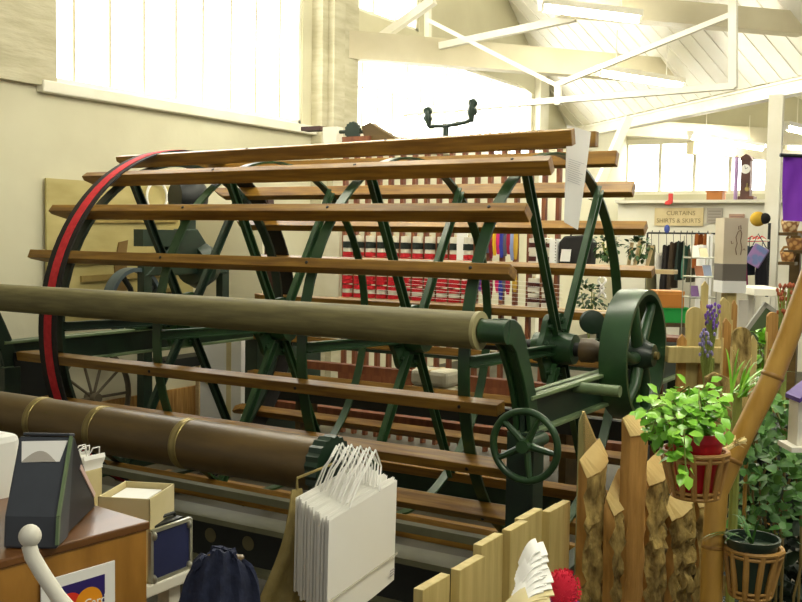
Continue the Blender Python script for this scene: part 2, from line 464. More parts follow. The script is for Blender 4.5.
# clutch / bearing drum between hub and drive wheel
cl = MB(); cl.lathe([(.037, -.03), (.062, -.03), (.062, .03), (.05, .05), (.05, .09), (.037, .09)], AX+X*-.02, X, 28)
cl = cl.build('clutch', mat('bronze_brown_iron', '#4a3d26', '#5c4c31', rough=.4), mill)
cb_ = MB(); cb_.beam(AX+Vector((.105, -.03, .25)), AX+Vector((.105, -.03, -.1)), .02, .03, up=(0, 1, 0)).lathe([(0, .02), (.05, .02), (.05, -.02), (0, -.02)], AX+Vector((.105, -.03, .05)), X, 14)
cb_.build('clutch_lever', GREEND, cl)
# drive wheel
WR = .322
dw = MB(); dw.lathe([(WR-.02, .155), (WR, .155), (WR+.004, .222), (WR, .29), (WR-.022, .29), (WR-.03, .222)], AX, X, 56, 0, True, closed=True)
dw = dw.build('drive_wheel', GREEN, mill)
for j in range(6):
    a = j*PI/3+.35; n, t = dirs(a); n2, t2 = dirs(a+.28)
    pts = [AX+X*.25+n*.06, AX+X*.255+(n*.6+n2*.4).normalized()*.16, AX+X*.25+n2*.25, AX+X*.245+n2*(WR-.02)]
    MB().tube(pts, [.032, .028, .024, .026], 10).build('spoke', GREEN, dw)
MB().lathe([(.03, .18), (.075, .19), (.08, .27), (.062, .3), (.055, .325), (.0, .328)], AX, X, 24).build('wheel_hub', GREEND, dw)
MB().tube([AX+X*.327, AX+X*.345], .02, 12).build('shaft_end', BRASS, dw)
# small grooved pulley behind the clutch
pp = P(592, 322, y=.42)
pu = MB(); pu.lathe([(0, -.03), (.04, -.03), (.066, -.025), (.054, 0), (.066, .025), (.04, .03), (0, .035)], pp, (.55, -.83, 0), 22)
pu = pu.build('guide_pulley', GREEND, mill)
MB().tube([pp, (pp.x-.0, pp.y+.12, pp.z), (pp.x-.0, pp.y+.12, 1.0)], .018, 8).build('pulley_bracket', GREEND, pu)
# end frames
def end_frame(xc, sgn):
    m_ = MB()
    zt, zb = 1.05, .885
    m_.box((xc-.045, -1.14, zt-.018), (xc+.045, 1.2, zt), 1).box((xc-.045, -1.14, zb), (xc+.045, 1.2, zb+.018), 1).box((xc-.012, -1.14, zb), (xc+.012, 1.2, zt))
    for y in (-1.1, 1.15):
        m_.box((xc-.06, y-.055, 0), (xc+.06, y+.055, .9)); m_.box((xc-.1, y-.11, 0), (xc+.1, y+.11, .04))
    m_.box((xc-.05, -1.1, .12), (xc+.05, 1.15, .22))
    fr = m_.build('end_frame', [GREEND, GREENL], mill, bevel=.004)  # flanges in paler green, the light on the rail put into their colour
    # bearing pedestal
    b = MB(); b.lathe([(.037, -.045), (.075, -.045), (.075, .045), (.037, .045)], AX+X*xc, X, 20)
    b.box((xc-.045, -.14, 1.04), (xc+.045, .14, 1.06)); b.build('bearing', GREEN, fr)
    # curved bracket carrying the front roller
    path = [(-1.385, 1.375), (-1.335, 1.372), (-1.28, 1.345), (-1.24, 1.3), (-1.205, 1.23), (-1.175, 1.15), (-1.15, 1.06), (-1.14, .98), (-1.14, .9)]
    inner = [(-1.225, .9), (-1.228, .98), (-1.24, 1.06), (-1.265, 1.14), (-1.295, 1.2), (-1.325, 1.245), (-1.365, 1.275), (-1.4, 1.28)]
    poly = [(y+.09, z) for y, z in path]+[(y+.09, z) for y, z in inner]
    poly = [(y-.06, z) if z > 1.2 else (y-.06*max(0, (z-.9))/.3, z) for y, z in poly]
    MB().prism(poly, (xc-.04, 0, 0), (0, 1, 0), (0, 0, 1), (.022, 0, 0)).prism([(y, z) for y, z in poly], (xc+.02, 0, 0), (0, 1, 0), (0, 0, 1), (.018, 0, 0)).prism([(y*1.0+.02, z) for y, z in poly], (xc-.02, 0, 0), (0, 1, 0), (0, 0, 1), (.04, 0, 0)).build('roller_bracket', GREEN if sgn > 0 else GREEND, fr, bevel=.004)
    return fr
fr = end_frame(.135, 1); fl = end_frame(-3.14, -1)
MB().box((-3.19, -1.08, .05), (-3.09, -.72, .98)).build('side_plate', BLACKI, fl)
# front roller
RC = Vector((0, -1.36, 1.325))
ro = MB(); ro.tube([RC+X*-3.02, RC+X*-2, RC+X*-1, RC+X*.045], [.073, .073, .074, .074], 32)
ro = ro.build('front_roller', ROLL, mill)
MB().lathe([(.03, .035), (.076, .035), (.076, .05), (.05, .052)], RC, X, 28).build('end_ring', mat('roller_edge', '#9a9263', '#a69d70', rough=.5), ro)
MB().tube([RC+X*.055, RC+X*.17], .047, 20).build('roller_sleeve', GREEN, ro)
MB().tube([RC+X*-3.2, RC+X*-3.02], .045, 16).build('roller_journal', GREEND, ro)
# hand wheel on the front post
hc = P(525, 446, y=-1.3)
hw = MB()
hw.tube([hc+Vector((math.cos(a)*.136, 0, math.sin(a)*.136)) for a in [2*PI*i/40 for i in range(40)]], .0145, 10, closed=True)
hw = hw.build('hand_wheel', GREEN, mill)
for j in range(5):
    a = j*2*PI/5+1.12; d_ = Vector((math.cos(a), 0, math.sin(a)))
    MB().tube([hc+Vector((0, .01, 0))+d_*.02, hc+d_*.126], [.016, .011], 8).build('spoke', GREEN, hw)
MB().tube([hc+Vector((0, -.03, 0)), hc+Vector((0, .18, 0))], .026, 14).build('wheel_boss', GREEN, hw)
# long front and floor rails
m_ = MB()
m_.box((-3.14, -1.3, .31), (.1, -1.14, .335), 1).box((-3.14, -1.23, .12), (.1, -1.21, .31)).box((-3.14, -1.3, .1), (.1, -1.14, .12), 1)
m_.build('front_beam', [BLACKI, mat('grey_green_flange', '#57563f', '#66654b', rough=.45)], mill)
fb_ = [o for o in col.objects if o.name.startswith('front_beam')][0]
for k in range(12): MB().lathe([(0, .004), (.03, .004), (.036, 0)], (-3.1+k*.235, -1.231, .225), (0, -1, 0), 16).build('cast_hole', mat('hole_light', '#6b6443', rough=.8), fb_)
MB().beam((-3.14, -1.2, .44), (.1, -1.2, .44), .05, .035).build('front_tie', mat('grey_green_flange', '#6d6d55'), mill)
MB().tube([(.1, -.6, 1.02), (.36, -.6, 1.02)], .026, 14).build('side_rod', GREENL, mill)
MB().beam((-3.14, 1.15, .5), (.1, 1.15, .5), .06, .12).build('rear_beam', BLACKI, mill)
MB().beam((-3.2, .9, .05), (.1, .9, .05), .1, .1).build('floor_rail', GREEND, mill)
MB().beam((-3.2, -.75, .05), (.1, -.75, .05), .1, .1).build('floor_rail', GREEND, mill)

# paper notice hung on the end of the top slat
pn = MB()
pa, pb_, pc, pd_ = P(567, 125, d=5.0), P(591, 132, d=5.0), P(578, 230, d=5.0), P(564, 222, d=5.0)
off = Vector((0, 0, 0))
def notice(u, v):
    top = pa.lerp(pb_, u); bot = pd_.lerp(pc, u); p = top.lerp(bot, v)
    return p+fwd*(-.015*math.sin(v*PI)*(u-.3))
no = thing('paper_notice', pa, 'long white paper notice hung from the end of the top drum slats', 'paper')
pn.grid(notice, 4, 10, th=.0012); pn.build('sheet', PAPER, no)
pl = MB()
for i in range(11):
    v = .34+i*.022; L_ = R_.uniform(.5, .8)
    a_, b_ = notice(.12, v)-fwd*.004, notice(.12+L_, v)-fwd*.004
    pl.beam(a_, b_, .0012, .0016, up=(0, 0, 1))
pl.build('printed_lines', PAPERS, no)

# ============================================================ WARP BEAM in front
BY, BZ = -2.1, .905
wb = thing('warp_beam', (-1.2, BY, 0), 'long brown wooden beam roller with pale bands in front of the drum', 'roller')
bc = Vector((0, BY, BZ))
bx1 = P(322, 466, y=BY).x
b_ = MB().tube([bc+X*-2.6, bc+X*-1.6, bc+X*-.9, bc+X*bx1], .092, 36).build('beam', BEAMW, wb)
for u in (25, 85, 172):
    xx = P(u, 420, y=BY-.09).x
    MB().lathe([(.0925, -.02), (.0955, -.016), (.0955, -.004), (.0925, 0), (.0925, .008), (.095, .01), (.095, .016), (.0925, .018)], bc+X*xx, X, 36).build('band', BRASS, b_)
g_ = MB()
prof = []
for j in range(40):
    th = 2*PI*j/40; r = .098+(.008 if j % 2 else 0); prof.append((math.cos(th)*r, math.sin(th)*r))
g_.prism(prof, bc+X*(bx1+.0), (0, 1, 0), (0, 0, 1), X*.05).build('ratchet_wheel', GREEND, wb)
for xx in (bx1+.07, -2.5):
    s_ = MB(); s_.prism([(-.05, BZ+.06), (.05, BZ+.06), (.06, BZ-.1), (.2, .05), (.2, 0), (-.2, 0), (-.2, .05), (-.06, BZ-.1)], (xx, BY, 0), (0, 1, 0), (0, 0, 1), (.05, 0, 0))
    s_.build('stand', GREEND, wb, bevel=.004)
# hooked iron rod from the stand's head
hk0 = Vector((bx1+.12, BY, BZ+.03)); hk1 = P(336, 462, d=2.75)
MB().tube([hk0+Vector((-.03, 0, 0)), hk0, hk1+Vector((0, .05, -.02)), hk1, hk1+Vector((.02, -.02, .0))], .007, 8).build('hook_rod', BLACKI, wb)

# ============================================================ CREEL AND LOOM behind
CY = 2.2
cr = thing('yarn_creel', (-2, CY, 0), 'tall creel of red-brown wooden posts holding yarn cones behind the drum', 'rack')
cx0, cx1 = P(344, 300, y=CY).x, P(556, 300, y=CY).x
NPOST = 18
pit = (cx1-cx0)/(NPOST-1)
for k in range(NPOST):
    x = cx0+k*pit
    MB().box((x-.014, CY-.02, 0), (x+.014, CY+.03, P(420, 137, y=CY).z)).build('post', CREEL, cr)
rails = [(2.5, CREEL), (1.43, PALEW), (1.1, PALEW)]
zr = [P(420, 143, y=CY).z, P(400, 263, y=CY-.03).z, P(450, 305, y=CY-.03).z]
MB().box((cx0-.1, CY-.03, zr[0]-.02), (cx1+.1, CY+.03, zr[0]+.02)).build('rail', CREEL, cr)
MB().box((cx0-.02, CY-.06, zr[1]-.018), (cx1+.9, CY+.04, zr[1]+.012)).build('rail', PALEW, cr)
MB().box((cx0-.02, CY-.08, zr[2]-.02), (cx1+.75, CY+.06, zr[2]+.02)).build('rail', PALEW, cr)
MB().box((cx0-.02, CY-.05, .45), (cx1+.7, CY+.05, .55)).build('rail', CREEL, cr)
xp0, xp1 = P(311, 250, y=CY).x, P(343, 250, y=CY).x
MB().box((xp0, CY-.03, zr[2]-.05), (xp1-.02, CY, P(330, 222, y=CY).z)).build('side_panel', mat('cream_panel', '#cdc6a6', '#d6d0b4'), cr)
MB().beam((P(262, 200, y=CY).x, CY, P(262, 200, y=CY).z), (P(290, 300, y=CY).x, CY, .0), .2, .08, up=(0, 1, 0)).build('loom_side', mat('dark_brown_wood', '#33180f', '#40241a', rough=.6), cr)
for zz in (.25, .62, .8):
    MB().box((cx0-.4, CY-.5-zz*.2, zz), (cx1+.9, CY-.42-zz*.2, zz+.06)).build('lower_rail', CREEL if zz < .7 else GREEND, cr)
for xx in (cx0-.38, cx1+.85):
    MB().box((xx, CY-.66, 0), (xx+.07, CY+.1, 1.0)).build('side_frame', GREEND, cr)
# cones
def yarn(name, mats, prof2):
    o = thing(name, (0, -50, 0), '', 'yarn')
    return o
CONES = {}
def cone_proto(key, cols, loc, label, group):
    o = thing('yarn_cone', loc, label, 'yarn cone', group)
    l_ = Vector(loc); h = .105; n = len(cols)
    core = MB().tube([l_+Vector((0, 0, -.005)), l_+Vector((0, 0, h+.012))], .01, 8).build('core', PALEW, o)
    for i, c in enumerate(cols):
        z0_, z1_ = h*i/n, h*(i+1)/n
        rr_ = lambda z: .047-.12*z*.8/1.0*.6
        MB().lathe([(.01, z0_), (rr_(z0_), z0_+.002), (rr_(z1_)+.002, z1_-.002), (.01, z1_)], l_, (0, 0, 1), 14).build('winding', plain(c, .9), o)
    return o
rowz = [P(400, v, y=CY).z for v in (247, 262, 291, 304)]
ROWS = [(zr[1]+.115, ('#1a231c', '#d8d2bd'), 'white over black yarn cone in the top band of the creel', 'white and black cones in the top creel band'),
        (zr[1]+.012, ('#b3151f', '#c32028', '#d8d2bd'), 'red yarn cone with white tip standing on the upper creel rail', 'red cones on the upper creel rail'),
        (zr[2]+.135, ('#b8141f', '#b8141f', '#cfc8b2'), 'red and white yarn cone below the upper creel rail', 'red and white cones below the upper creel rail'),
        (zr[2]+.022, ('#b8141f', '#bfb8a4', '#c01a24'), 'striped red yarn cone standing on the lower creel rail', 'striped red cones on the lower creel rail')]
for ri, (z, cols, lb, gp) in enumerate(ROWS):
    proto = None
    for k in list(range(11))+[15, 16]:
        x = cx0+(k+.5)*pit
        if k > 12:
            lb2, gp2, c2 = 'brown-banded white yarn cone at the creel end by the white boxes', 'brown and white cones at the creel end', ('#d8d2bd', '#4a2016', '#d8d2bd')
            if k == 15:
                p2 = cone_proto('b', c2, (x, CY-.03, z), lb2, gp2)
            else: dup(p2, (x, CY-.03, z))
        elif proto is None: proto = cone_proto(ri, cols, (x, CY-.03, z), lb, gp)
        else: dup(proto, (x, CY-.03, z))
# white card and coloured hanks
kx0, kx1 = P(458, 240, y=CY-.05).x, P(468, 240, y=CY-.05).x
MB().box((kx0, CY-.07, zr[1]+.02), (kx1, CY-.05, zr[1]+.27)).build('white_card', PAPER)
tag(bpy.data.objects['white_card'], 'tall white card standing between red cones and coloured hanks', 'card')
hcols = ['#6a3d9a', '#c2215f', '#55607a', '#7a1430', '#e0b425', '#d02a6a', '#343a9a', '#5a5a66', '#a51e3c', '#8f9dc8', '#c9a13a']
hname = ['purple', 'magenta', 'slate grey', 'dark red', 'yellow', 'pink', 'blue', 'dark grey', 'crimson', 'pale blue', 'mustard']
for r_ in range(2):
    for i, c in enumerate(hcols):
        u = 481+i*3.5; xx = P(u, 240, y=CY-.06).x
        zt = (zr[1]+.29 if r_ == 0 else zr[1]-.04); L_ = R_.uniform(.17, .26) if r_ == 0 else R_.uniform(.14, .22)
        if r_ == 1 and i in (2, 4, 9): continue
        lb = '%s yarn hank in the %s of coloured hanks on the creel' % (hname[i], 'upper row' if r_ == 0 else 'lower row')
        t_ = thing('yarn_hank', (xx, CY-.06, zt), lb, 'yarn', 'coloured hanks on the creel')
        m_ = MB()
        for q in (-.007, .007):
            m_.tube([(xx+q*.3, CY-.06, zt), (xx+q, CY-.065, zt-.05), (xx+q*1.3, CY-.065, zt-L_*.6), (xx+q*.6, CY-.06, zt-L_)], [.006, .011, .013, .007], 7)
        m_.build('skein', plain(c, .95), t_)
        MB().tube([(xx-.012, CY-.06, zt-.03), (xx+.012, CY-.06, zt-.03)], .0125, 7).build('tie', PALEW, t_)
th_ = MB()
for i in range(7):
    z = zr[2]+.05+i*.03; th_.tube([(cx0+.3+i*.1, CY-.1, z+.02), (cx1+.1, CY-.12, z-.03)], .0013, 5)
tag(th_.build('warp_threads', PAPER), 'pale threads stretched along the creel above its lower rail', 'thread', kind='stuff')
# white punched-card boxes and dark things on the creel's right-hand rail
for i, (u0, u1, v0, lb) in enumerate(((537, 549, 238, 'white card box with dotted edge, nearest the brown cones'), (550, 558, 239, 'narrow white card box with dotted edge, by the black bag'))):
    a_, b_ = P(u0, 262, y=CY-.05), P(u1, v0, y=CY-.05)
    t_ = thing('card_box', (a_.x, CY-.05, zr[1]+.012), lb, 'box')
    MB().box((a_.x, CY-.07, zr[1]+.013), (b_.x, CY+.02, b_.z)).build('body', PAPER, t_, bevel=.003)
    d_ = MB()
    for k in range(9): d_.box((b_.x-.012, CY-.073, zr[1]+.03+k*.022), (b_.x-.005, CY-.07, zr[1]+.038+k*.022))
    d_.build('dots', BLACKI, t_)
a_, b_ = P(560, 263, y=CY-.02), P(592, 235, y=CY-.02)
t_ = thing('black_bag', (a_.x, CY, zr[1]+.012), 'black fabric bag on the creel rail beside the white card boxes', 'bag')
MB().prism([(a_.x, zr[1]+.013), (b_.x, zr[1]+.013), (b_.x+.01, b_.z-.05), (b_.x-.05, b_.z), (a_.x+.04, b_.z-.01), (a_.x, b_.z-.06)], (0, CY-.06, 0), (1, 0, 0), (0, 0, 1), (0, .14, 0)).build('body', BLKB, t_, bevel=.015)
MB().tube([(a_.x+.07, CY, b_.z-.01), (a_.x+.1, CY, b_.z+.05), (b_.x-.1, CY, b_.z+.05), (b_.x-.07, CY, b_.z-.01)], .008, 6).build('handle', BLKB, t_)
p_ = P(560, 262, y=CY-.1)
MB().obox(p_+Vector((0, 0, .005)), (.075, 0, 0), (0, .004, 0), (0.01, 0, .09)).build('paper_slip', PAPER)
tag(bpy.data.objects['paper_slip'], 'small white paper leaning on the black bag', 'paper')

# head gear on top of the creel
ztop = zr[0]+.02
def bracket():
    c = P(446, 126, y=CY); t_ = thing('twin_pulley_bracket', (c.x, CY, ztop), 'green two-armed pulley bracket standing up against the bright window', 'bracket')
    l, r = P(429, 127, y=CY), P(472, 122, y=CY)
    MB().tube([(c.x, CY, ztop), (c.x, CY, c.z)], .025, 10).lathe([(0, 0), (.05, 0), (.04, .02), (.02, .03)], (c.x, CY, ztop), (0, 0, 1), 12).build('post', GREEND, t_)
    MB().tube([l, (l.x+.05, CY, l.z+.005), c, (r.x-.06, CY, r.z+.0), (r.x, CY, r.z+.02)], .016, 8).build('cross_arm', GREEND, t_)
    for q, vt in ((l, 111), (r, 103)):
        top = P(428 if q is l else 473, vt, y=CY)
        MB().tube([q, (q.x-.01, CY, (q.z+top.z)/2), (top.x, CY, top.z)], [.016, .03, .026], 10).build('upright', GREEND, t_)
        for zz in (top.z+.0, (q.z*.45+top.z*.55)):
            MB().lathe([(0, -.02), (.03, -.02), (.036, 0), (.03, .02), (0, .02)], (top.x, CY, zz), (0, 1, 0), 14).build('pulley', GREEND, t_)
bracket()
c = P(358, 128, y=CY)
t_ = thing('head_gear', (c.x, CY, ztop), 'dark green gear head on top of the creel beside the brick pier', 'gear')
MB().box((c.x-.12, CY-.06, ztop), (c.x+.16, CY+.06, ztop+.05)).build('base', CREEL, t_)
g_ = MB(); g_.prism([(math.cos(j*PI/15)*(.07+(.01 if j % 2 else 0)), math.sin(j*PI/15)*(.07+(.01 if j % 2 else 0))) for j in range(30)], (c.x-.04, CY-.03, ztop+.1), (1, 0, 0), (0, 0, 1), (0, .03, 0)); g_.build('gear_wheel', GREEND, t_)
MB().tube([(c.x-.2, CY, ztop+.1), (c.x+.12, CY, ztop+.09)], .016, 8).build('axle', GREEND, t_)
p0, p1 = P(326, 141, y=CY), P(340, 127, y=CY)
MB().box((p0.x, CY-.05, ztop+.001), (p1.x, CY+.05, p1.z)).build('white_block', CREAMW, t_)
q0, q1 = P(316, 131, y=CY), P(324, 128, y=CY)
MB().box((P(305, 130, y=CY).x, CY-.06, max(q0.z, ztop+.001)), (q1.x, CY+.06, max(q0.z, ztop)+.035)).build('side_shelf', mat('dark_brown_wood', '#33180f'), t_)
MB().prism([(P(364, 127, y=CY).x, P(364, 127, y=CY).z), (P(372, 123, y=CY).x, P(372, 123, y=CY).z), (P(402, 136, y=CY).x, ztop), (P(368, 137, y=CY).x, ztop)], (0, CY-.04, 0), (1, 0, 0), (0, 0, 1), (0, .08, 0)).build('wedge', BEAMW, t_)

# foliage-coloured and brown goods on the rail right of the creel
def leafmesh(mb, p, d, up, L, W, fold=.25, mi=0):
    d = Vector(d).normalized(); s_ = d.cross(Vector(up)); s_ = s_.normalized() if s_.length > 1e-4 else Vector((1, 0, 0)); n = s_.cross(d)
    p = Vector(p)
    a = [p, p+d*L*.35+s_*W*.5+n*L*.08, p+d*L*.35-n*W*fold*.3+n*L*.06, p+d*L*.35-s_*W*.5+n*L*.08,
         p+d*L*.75+s_*W*.36-n*L*.02, p+d*L*.75-n*W*fold*.3-n*L*.03, p+d*L*.75-s_*W*.36-n*L*.02, p+d*L-n*L*.15]
    mb.add(a, [(0, 2, 1), (0, 3, 2), (1, 2, 5, 4), (2, 3, 6, 5), (4, 5, 7), (5, 6, 7)], mi, True)
def bushy(name, c, rad, n, m, label, cat, L=.04, group=None, base=None, squash=1.0):
    c = Vector(c); t_ = thing(name, (c.x, c.y, base if base is not None else c.z-rad), label, cat, group)
    mb = MB()
    for i in range(n):
        d = Vector((R_.gauss(0, 1), R_.gauss(0, 1), R_.gauss(0, 1)*squash)).normalized()
        p = c+Vector((d.x*rad, d.y*rad, d.z*rad*squash))*R_.uniform(.45, 1)
        leafmesh(mb, p, d+Vector((R_.uniform(-.6, .6), R_.uniform(-.6, .6), R_.uniform(-.7, .3))), (R_.uniform(-.4, .4), R_.uniform(-.4, .4), 1), L*R_.uniform(.7, 1.3), L*.75)
    mb.build('foliage', m, t_)
    sm = MB()
    for i in range(5):
        sm.tube([(c.x, c.y, base if base is not None else c.z-rad), c+Vector((R_.uniform(-.5, .5)*rad, R_.uniform(-.5, .5)*rad, rad*.3))], .004, 5)
    sm.build('stem', STEM, t_)
    return t_
for i, (u, v, r) in enumerate(((607, 250, .11), (640, 250, .1))):
    p_ = P(u, v, y=CY); 
    bushy('trailing_plant', (p_.x, CY-.02, zr[1]+.06+r), r*.9, 100, DLEAF, ('dark leafy plant on the creel rail behind the green spoke', 'dark leafy plant on the creel rail end beside the clothes')[i], 'plant', .04)
for i, (u, h) in enumerate(((628, .2), (634, .23), (646, .18))):
    p_ = P(u, 268, y=CY-.04)
    MB().tube([(p_.x, CY-.04, zr[1]+.013), (p_.x+R_.uniform(-.02, .06), CY-.03, zr[1]+h)], .014, 8).build('bobbin_stick', PALEW)
    tag(bpy.data.objects[-1] if False else [o for o in col.objects if o.name.startswith('bobbin_stick')][-1], ('pale stick leaning on the creel rail, shortest by the dark leaves', 'tallest pale stick standing on the creel rail', 'pale stick at the end of the creel rail near the clothes')[i], 'stick')
bushy('trailing_plant', P(590, 297, y=2.52), .13, 120, DLEAF, 'dark leafy plant below the creel rail, behind the drive wheel', 'plant', .045, base=.9)
p_ = P(600, 277, y=1.6)
cd = MB(); pts = [P(603+3*math.sin(i*.9), 277+i*2.3, y=1.9)+Vector((0, .01*math.cos(i), 0)) for i in range(10)]
cd.tube(pts, .008, 6); pts2 = [P(601-3*math.sin(i*.9), 277+i*2.3, y=1.9)+Vector((0, -.01*math.cos(i), 0)) for i in range(10)]
cd.tube(pts2, .008, 6)
tag(cd.build('hanging_rope', PAPER), 'twisted white rope hanging above the drive wheel', 'rope')
# ============================================================ THINGS ALONG THE LEFT WALL
a_, b_ = P(45, 178, x=WX+.04), P(192, 320, x=WX+.04)
t_ = thing('pattern_board', (WX+.02, 1.2, 0), 'large plywood board with yellowish planks fixed to the cream wall', 'board')
yb = P(192, 250, x=WX+.04).y
MB().obox((WX+.035, a_.y, .97), (0, yb-a_.y, 0), (.02, 0, 0), (0, 0, a_.z-.97)).build('panel', mat('yellow_plywood', '#a99a5e', '#bcae74', rough=.7, scale=2, stretch=(1, 1, 3)), t_)
pk = MB()
for z, hgt, o in ((1.75, .05, .1), (1.42, .07, .02), (1.28, .05, .12), (1.12, .05, .05), (1.02, .12, .1)):
    pk.obox((WX+.056, a_.y+.2+o, z), (0, 1.1, .03), (.025, 0, 0), (0, 0, hgt))
pk.build('plank', mat('dull_yellow_wood', '#9a8548', '#87723a', rough=.7), t_)
MB().prism([(0, 0), (.12, .0), (.14, .1), (.1, .25), (.13, .42), (.03, .4), (-.02, .2)], (WX+.056, P(115, 250, x=WX+.05).y, 1.2), (0, 1, 0), (0, 0, 1), (.012, 0, 0)).build('stain_shape', mat('brown_print', '#6f5426', '#7d6232'), t_)
cl_ = P(157, 197, x=WX+.09)
MB().tube([cl_+Vector((0, math.cos(a)*.12, math.sin(a)*.13)) for a in [2*PI*i/24 for i in range(24)]], .012, 8, closed=True).build('white_hoop', PAPER)
tag(bpy.data.objects['white_hoop'], 'white ring hanging in front of the plywood board', 'hoop')
# green winding machine between wall and drum
wm = thing('winding_machine', (-3.95, 1.3, 0), 'dark green iron winding machine with belt pulleys by the cream wall', 'machine')
wx = -3.95
for y in (.75, 1.65): 
    MB().prism([(-.05, 0), (.05, 0), (.04, 1.5), (-.04, 1.5)], (wx, y, 0), (0, 1, 0), (0, 0, 1), (.07, 0, 0)).build('leg', GREEND, wm)
MB().prism([(.72, 1.35), (1.68, 1.35), (1.45, 1.55), (1.3, 1.72), (1.1, 1.72), (.95, 1.55)], (wx, 0, 0), (0, 1, 0), (0, 0, 1), (.08, 0, 0)).build('head', GREEND, wm, bevel=.01)
c = P(188, 197, x=wx); MB().lathe([(0, -.12), (.12, -.12), (.17, -.05), (.17, .05), (.12, .12), (0, .12)], c, (.3, .95, 0), 24).build('motor', BLACKI, wm, )
MB().box((wx-.04, c.y-.05, 1.6), (wx+.04, c.y+.05, c.z)).build('motor_stand', GREEND, wm)
c = P(133, 302, x=wx)
pw = MB(); pw.lathe([(.235, -.05), (.265, -.05), (.265, .05), (.235, .05)], c, X, 40, closed=True); pw = pw.build('belt_pulley', mat('slate_blue_iron', '#3b4a50', '#4c5a5e', rough=.4), wm)
for j in range(4):
    a = j*PI/2+.5; MB().tube([c, c+Vector((0, math.cos(a)*.12, math.sin(a)*.12))+Vector((0, .03, 0)), c+Vector((0, math.cos(a)*.24, math.sin(a)*.24))], .022, 8).build('spoke', BLACKI, pw)
MB().tube([c-X*.1, c+X*.1], .05, 14).build('boss', BLACKI, pw)
c2 = P(160, 330, x=wx+.15); MB().lathe([(0, -.04), (.1, -.04), (.12, 0), (.1, .04), (0, .04)], c2, X, 24).build('gear_wheel', GREEND, wm)
MB().box((wx-.1, .7, .6), (wx+.1, 1.7, .68)).box((wx-.08, .7, .92), (wx+.1, 1.7, 1.0)).build('bed', BLACKI, wm)
c3 = P(162, 240, x=wx+.1); MB().box((wx, c3.y-.2, c3.z-.05), (wx+.1, c3.y+.25, c3.z+.08)).build('crosshead', GREEND, wm)
c4 = P(190, 265, x=wx); MB().lathe([(0, -.1), (.16, -.1), (.2, 0), (.16, .1), (0, .1)], c4+Vector((0, .1, 0)), (0, 1, 0), 22).build('drum_cover', GREEND, wm)
# spoked wheel leaning low on the wall
c = P(93, 398, x=-4.2); c.z = max(c.z, .3)
sw = thing('spinning_wheel', (c.x, c.y, 0), 'small grey wooden spoked wheel on the floor below the drum end', 'wheel')
wr = c.z-.02
GW = mat('weathered_grey_wood', '#5a5140', '#6b614d', rough=.8)
MB().tube([c+Vector((0, math.cos(a)*wr*.95, math.sin(a)*wr*.95)) for a in [2*PI*i/36 for i in range(36)]], .022, 8, closed=True).build('rim', GW, sw)
for j in range(10):
    a = j*PI/5; MB().tube([c, c+Vector((0, math.cos(a), math.sin(a)))*wr*.93], .011, 6).build('spoke', GW, sw)
MB().tube([c-X*.06, c+X*.06], .04, 12).build('wheel_hub', GW, sw)
# white carton on the floor beyond the drum
c = P(222, 395, y=1.3)
t_ = thing('white_carton', (c.x, 1.3, 0), 'tall white cardboard carton standing on the floor behind the drum slats', 'box')
xa, xb = P(200, 380, y=1.3).x, P(241, 380, y=1.3).x
MB().box((xa, 1.3, 0.0), (xb, 1.5, P(220, 335, y=1.3).z)).build('carton_body', PAPER, t_, bevel=.004)
MB().box(((xa*.35+xb*.65), 1.297, .0), ((xa*.35+xb*.65)+.05, 1.3, P(220, 335, y=1.3).z)).build('tape_strip', CARD, t_)
MB().obox((xa+.01, 1.28, .5), (.2, -.0, -.1), (0, .02, 0), (0, 0, .03)).build('flap', CARD, t_)
# white sheet with dark angle leaning behind the spokes
a_, b_ = P(196, 205, y=2.0), P(262, 290, y=2.0)
t_ = thing('white_screen', (a_.x, 2.0, 0), 'plain white panel behind the drum between the winder and dark loom post', 'panel')
MB().box((a_.x, 2.0, .75), (b_.x, 2.03, a_.z)).build('panel', WALL, t_)
MB().box((a_.x, 2.0, 0), (a_.x+.04, 2.04, .75)).box((b_.x-.04, 2.0, 0), (b_.x, 2.04, .75)).build('leg', PALEW, t_)
# stack of bundles under the loom
for i, (u, v, w, h, lb, c) in enumerate(((445, 358, .3, .12, 'grey-white folded sack on top of the pile under the creel', '#b9b49a'), (445, 372, .34, .1, 'beige folded sack at the bottom of the pile under the creel', '#a39a78'))):
    p_ = P(u, v, y=1.55)
    zz = .62 if i == 0 else .5
    t_ = thing('folded_sack', (p_.x, 1.5, zz), lb, 'sack')
    MB().box((p_.x-w/2, 1.3, zz+.001), (p_.x+w/2, 1.53, zz+.118)).build('bundle', mat('sack_'+c.strip('#'), c, '#c9c4aa', scale=9, bump=.4), t_, bevel=.03)
    MB().box((p_.x-.01, 1.295, zz+.001), (p_.x+.01, 1.535, zz+.121)).build('string', PALEW, t_)
t_ = thing('low_bench', (-2.2, 1.5, 0), 'low brown bench under the creel with folded sacks on it', 'bench')
MB().box((-2.9, 1.25, .45), (-.6, 1.55, .5)).build('bench_top', BEAMW, t_)
for x in (-2.85, -.68):
    MB().box((x, 1.28, 0), (x+.05, 1.5, .45)).build('leg', BEAMW, t_)

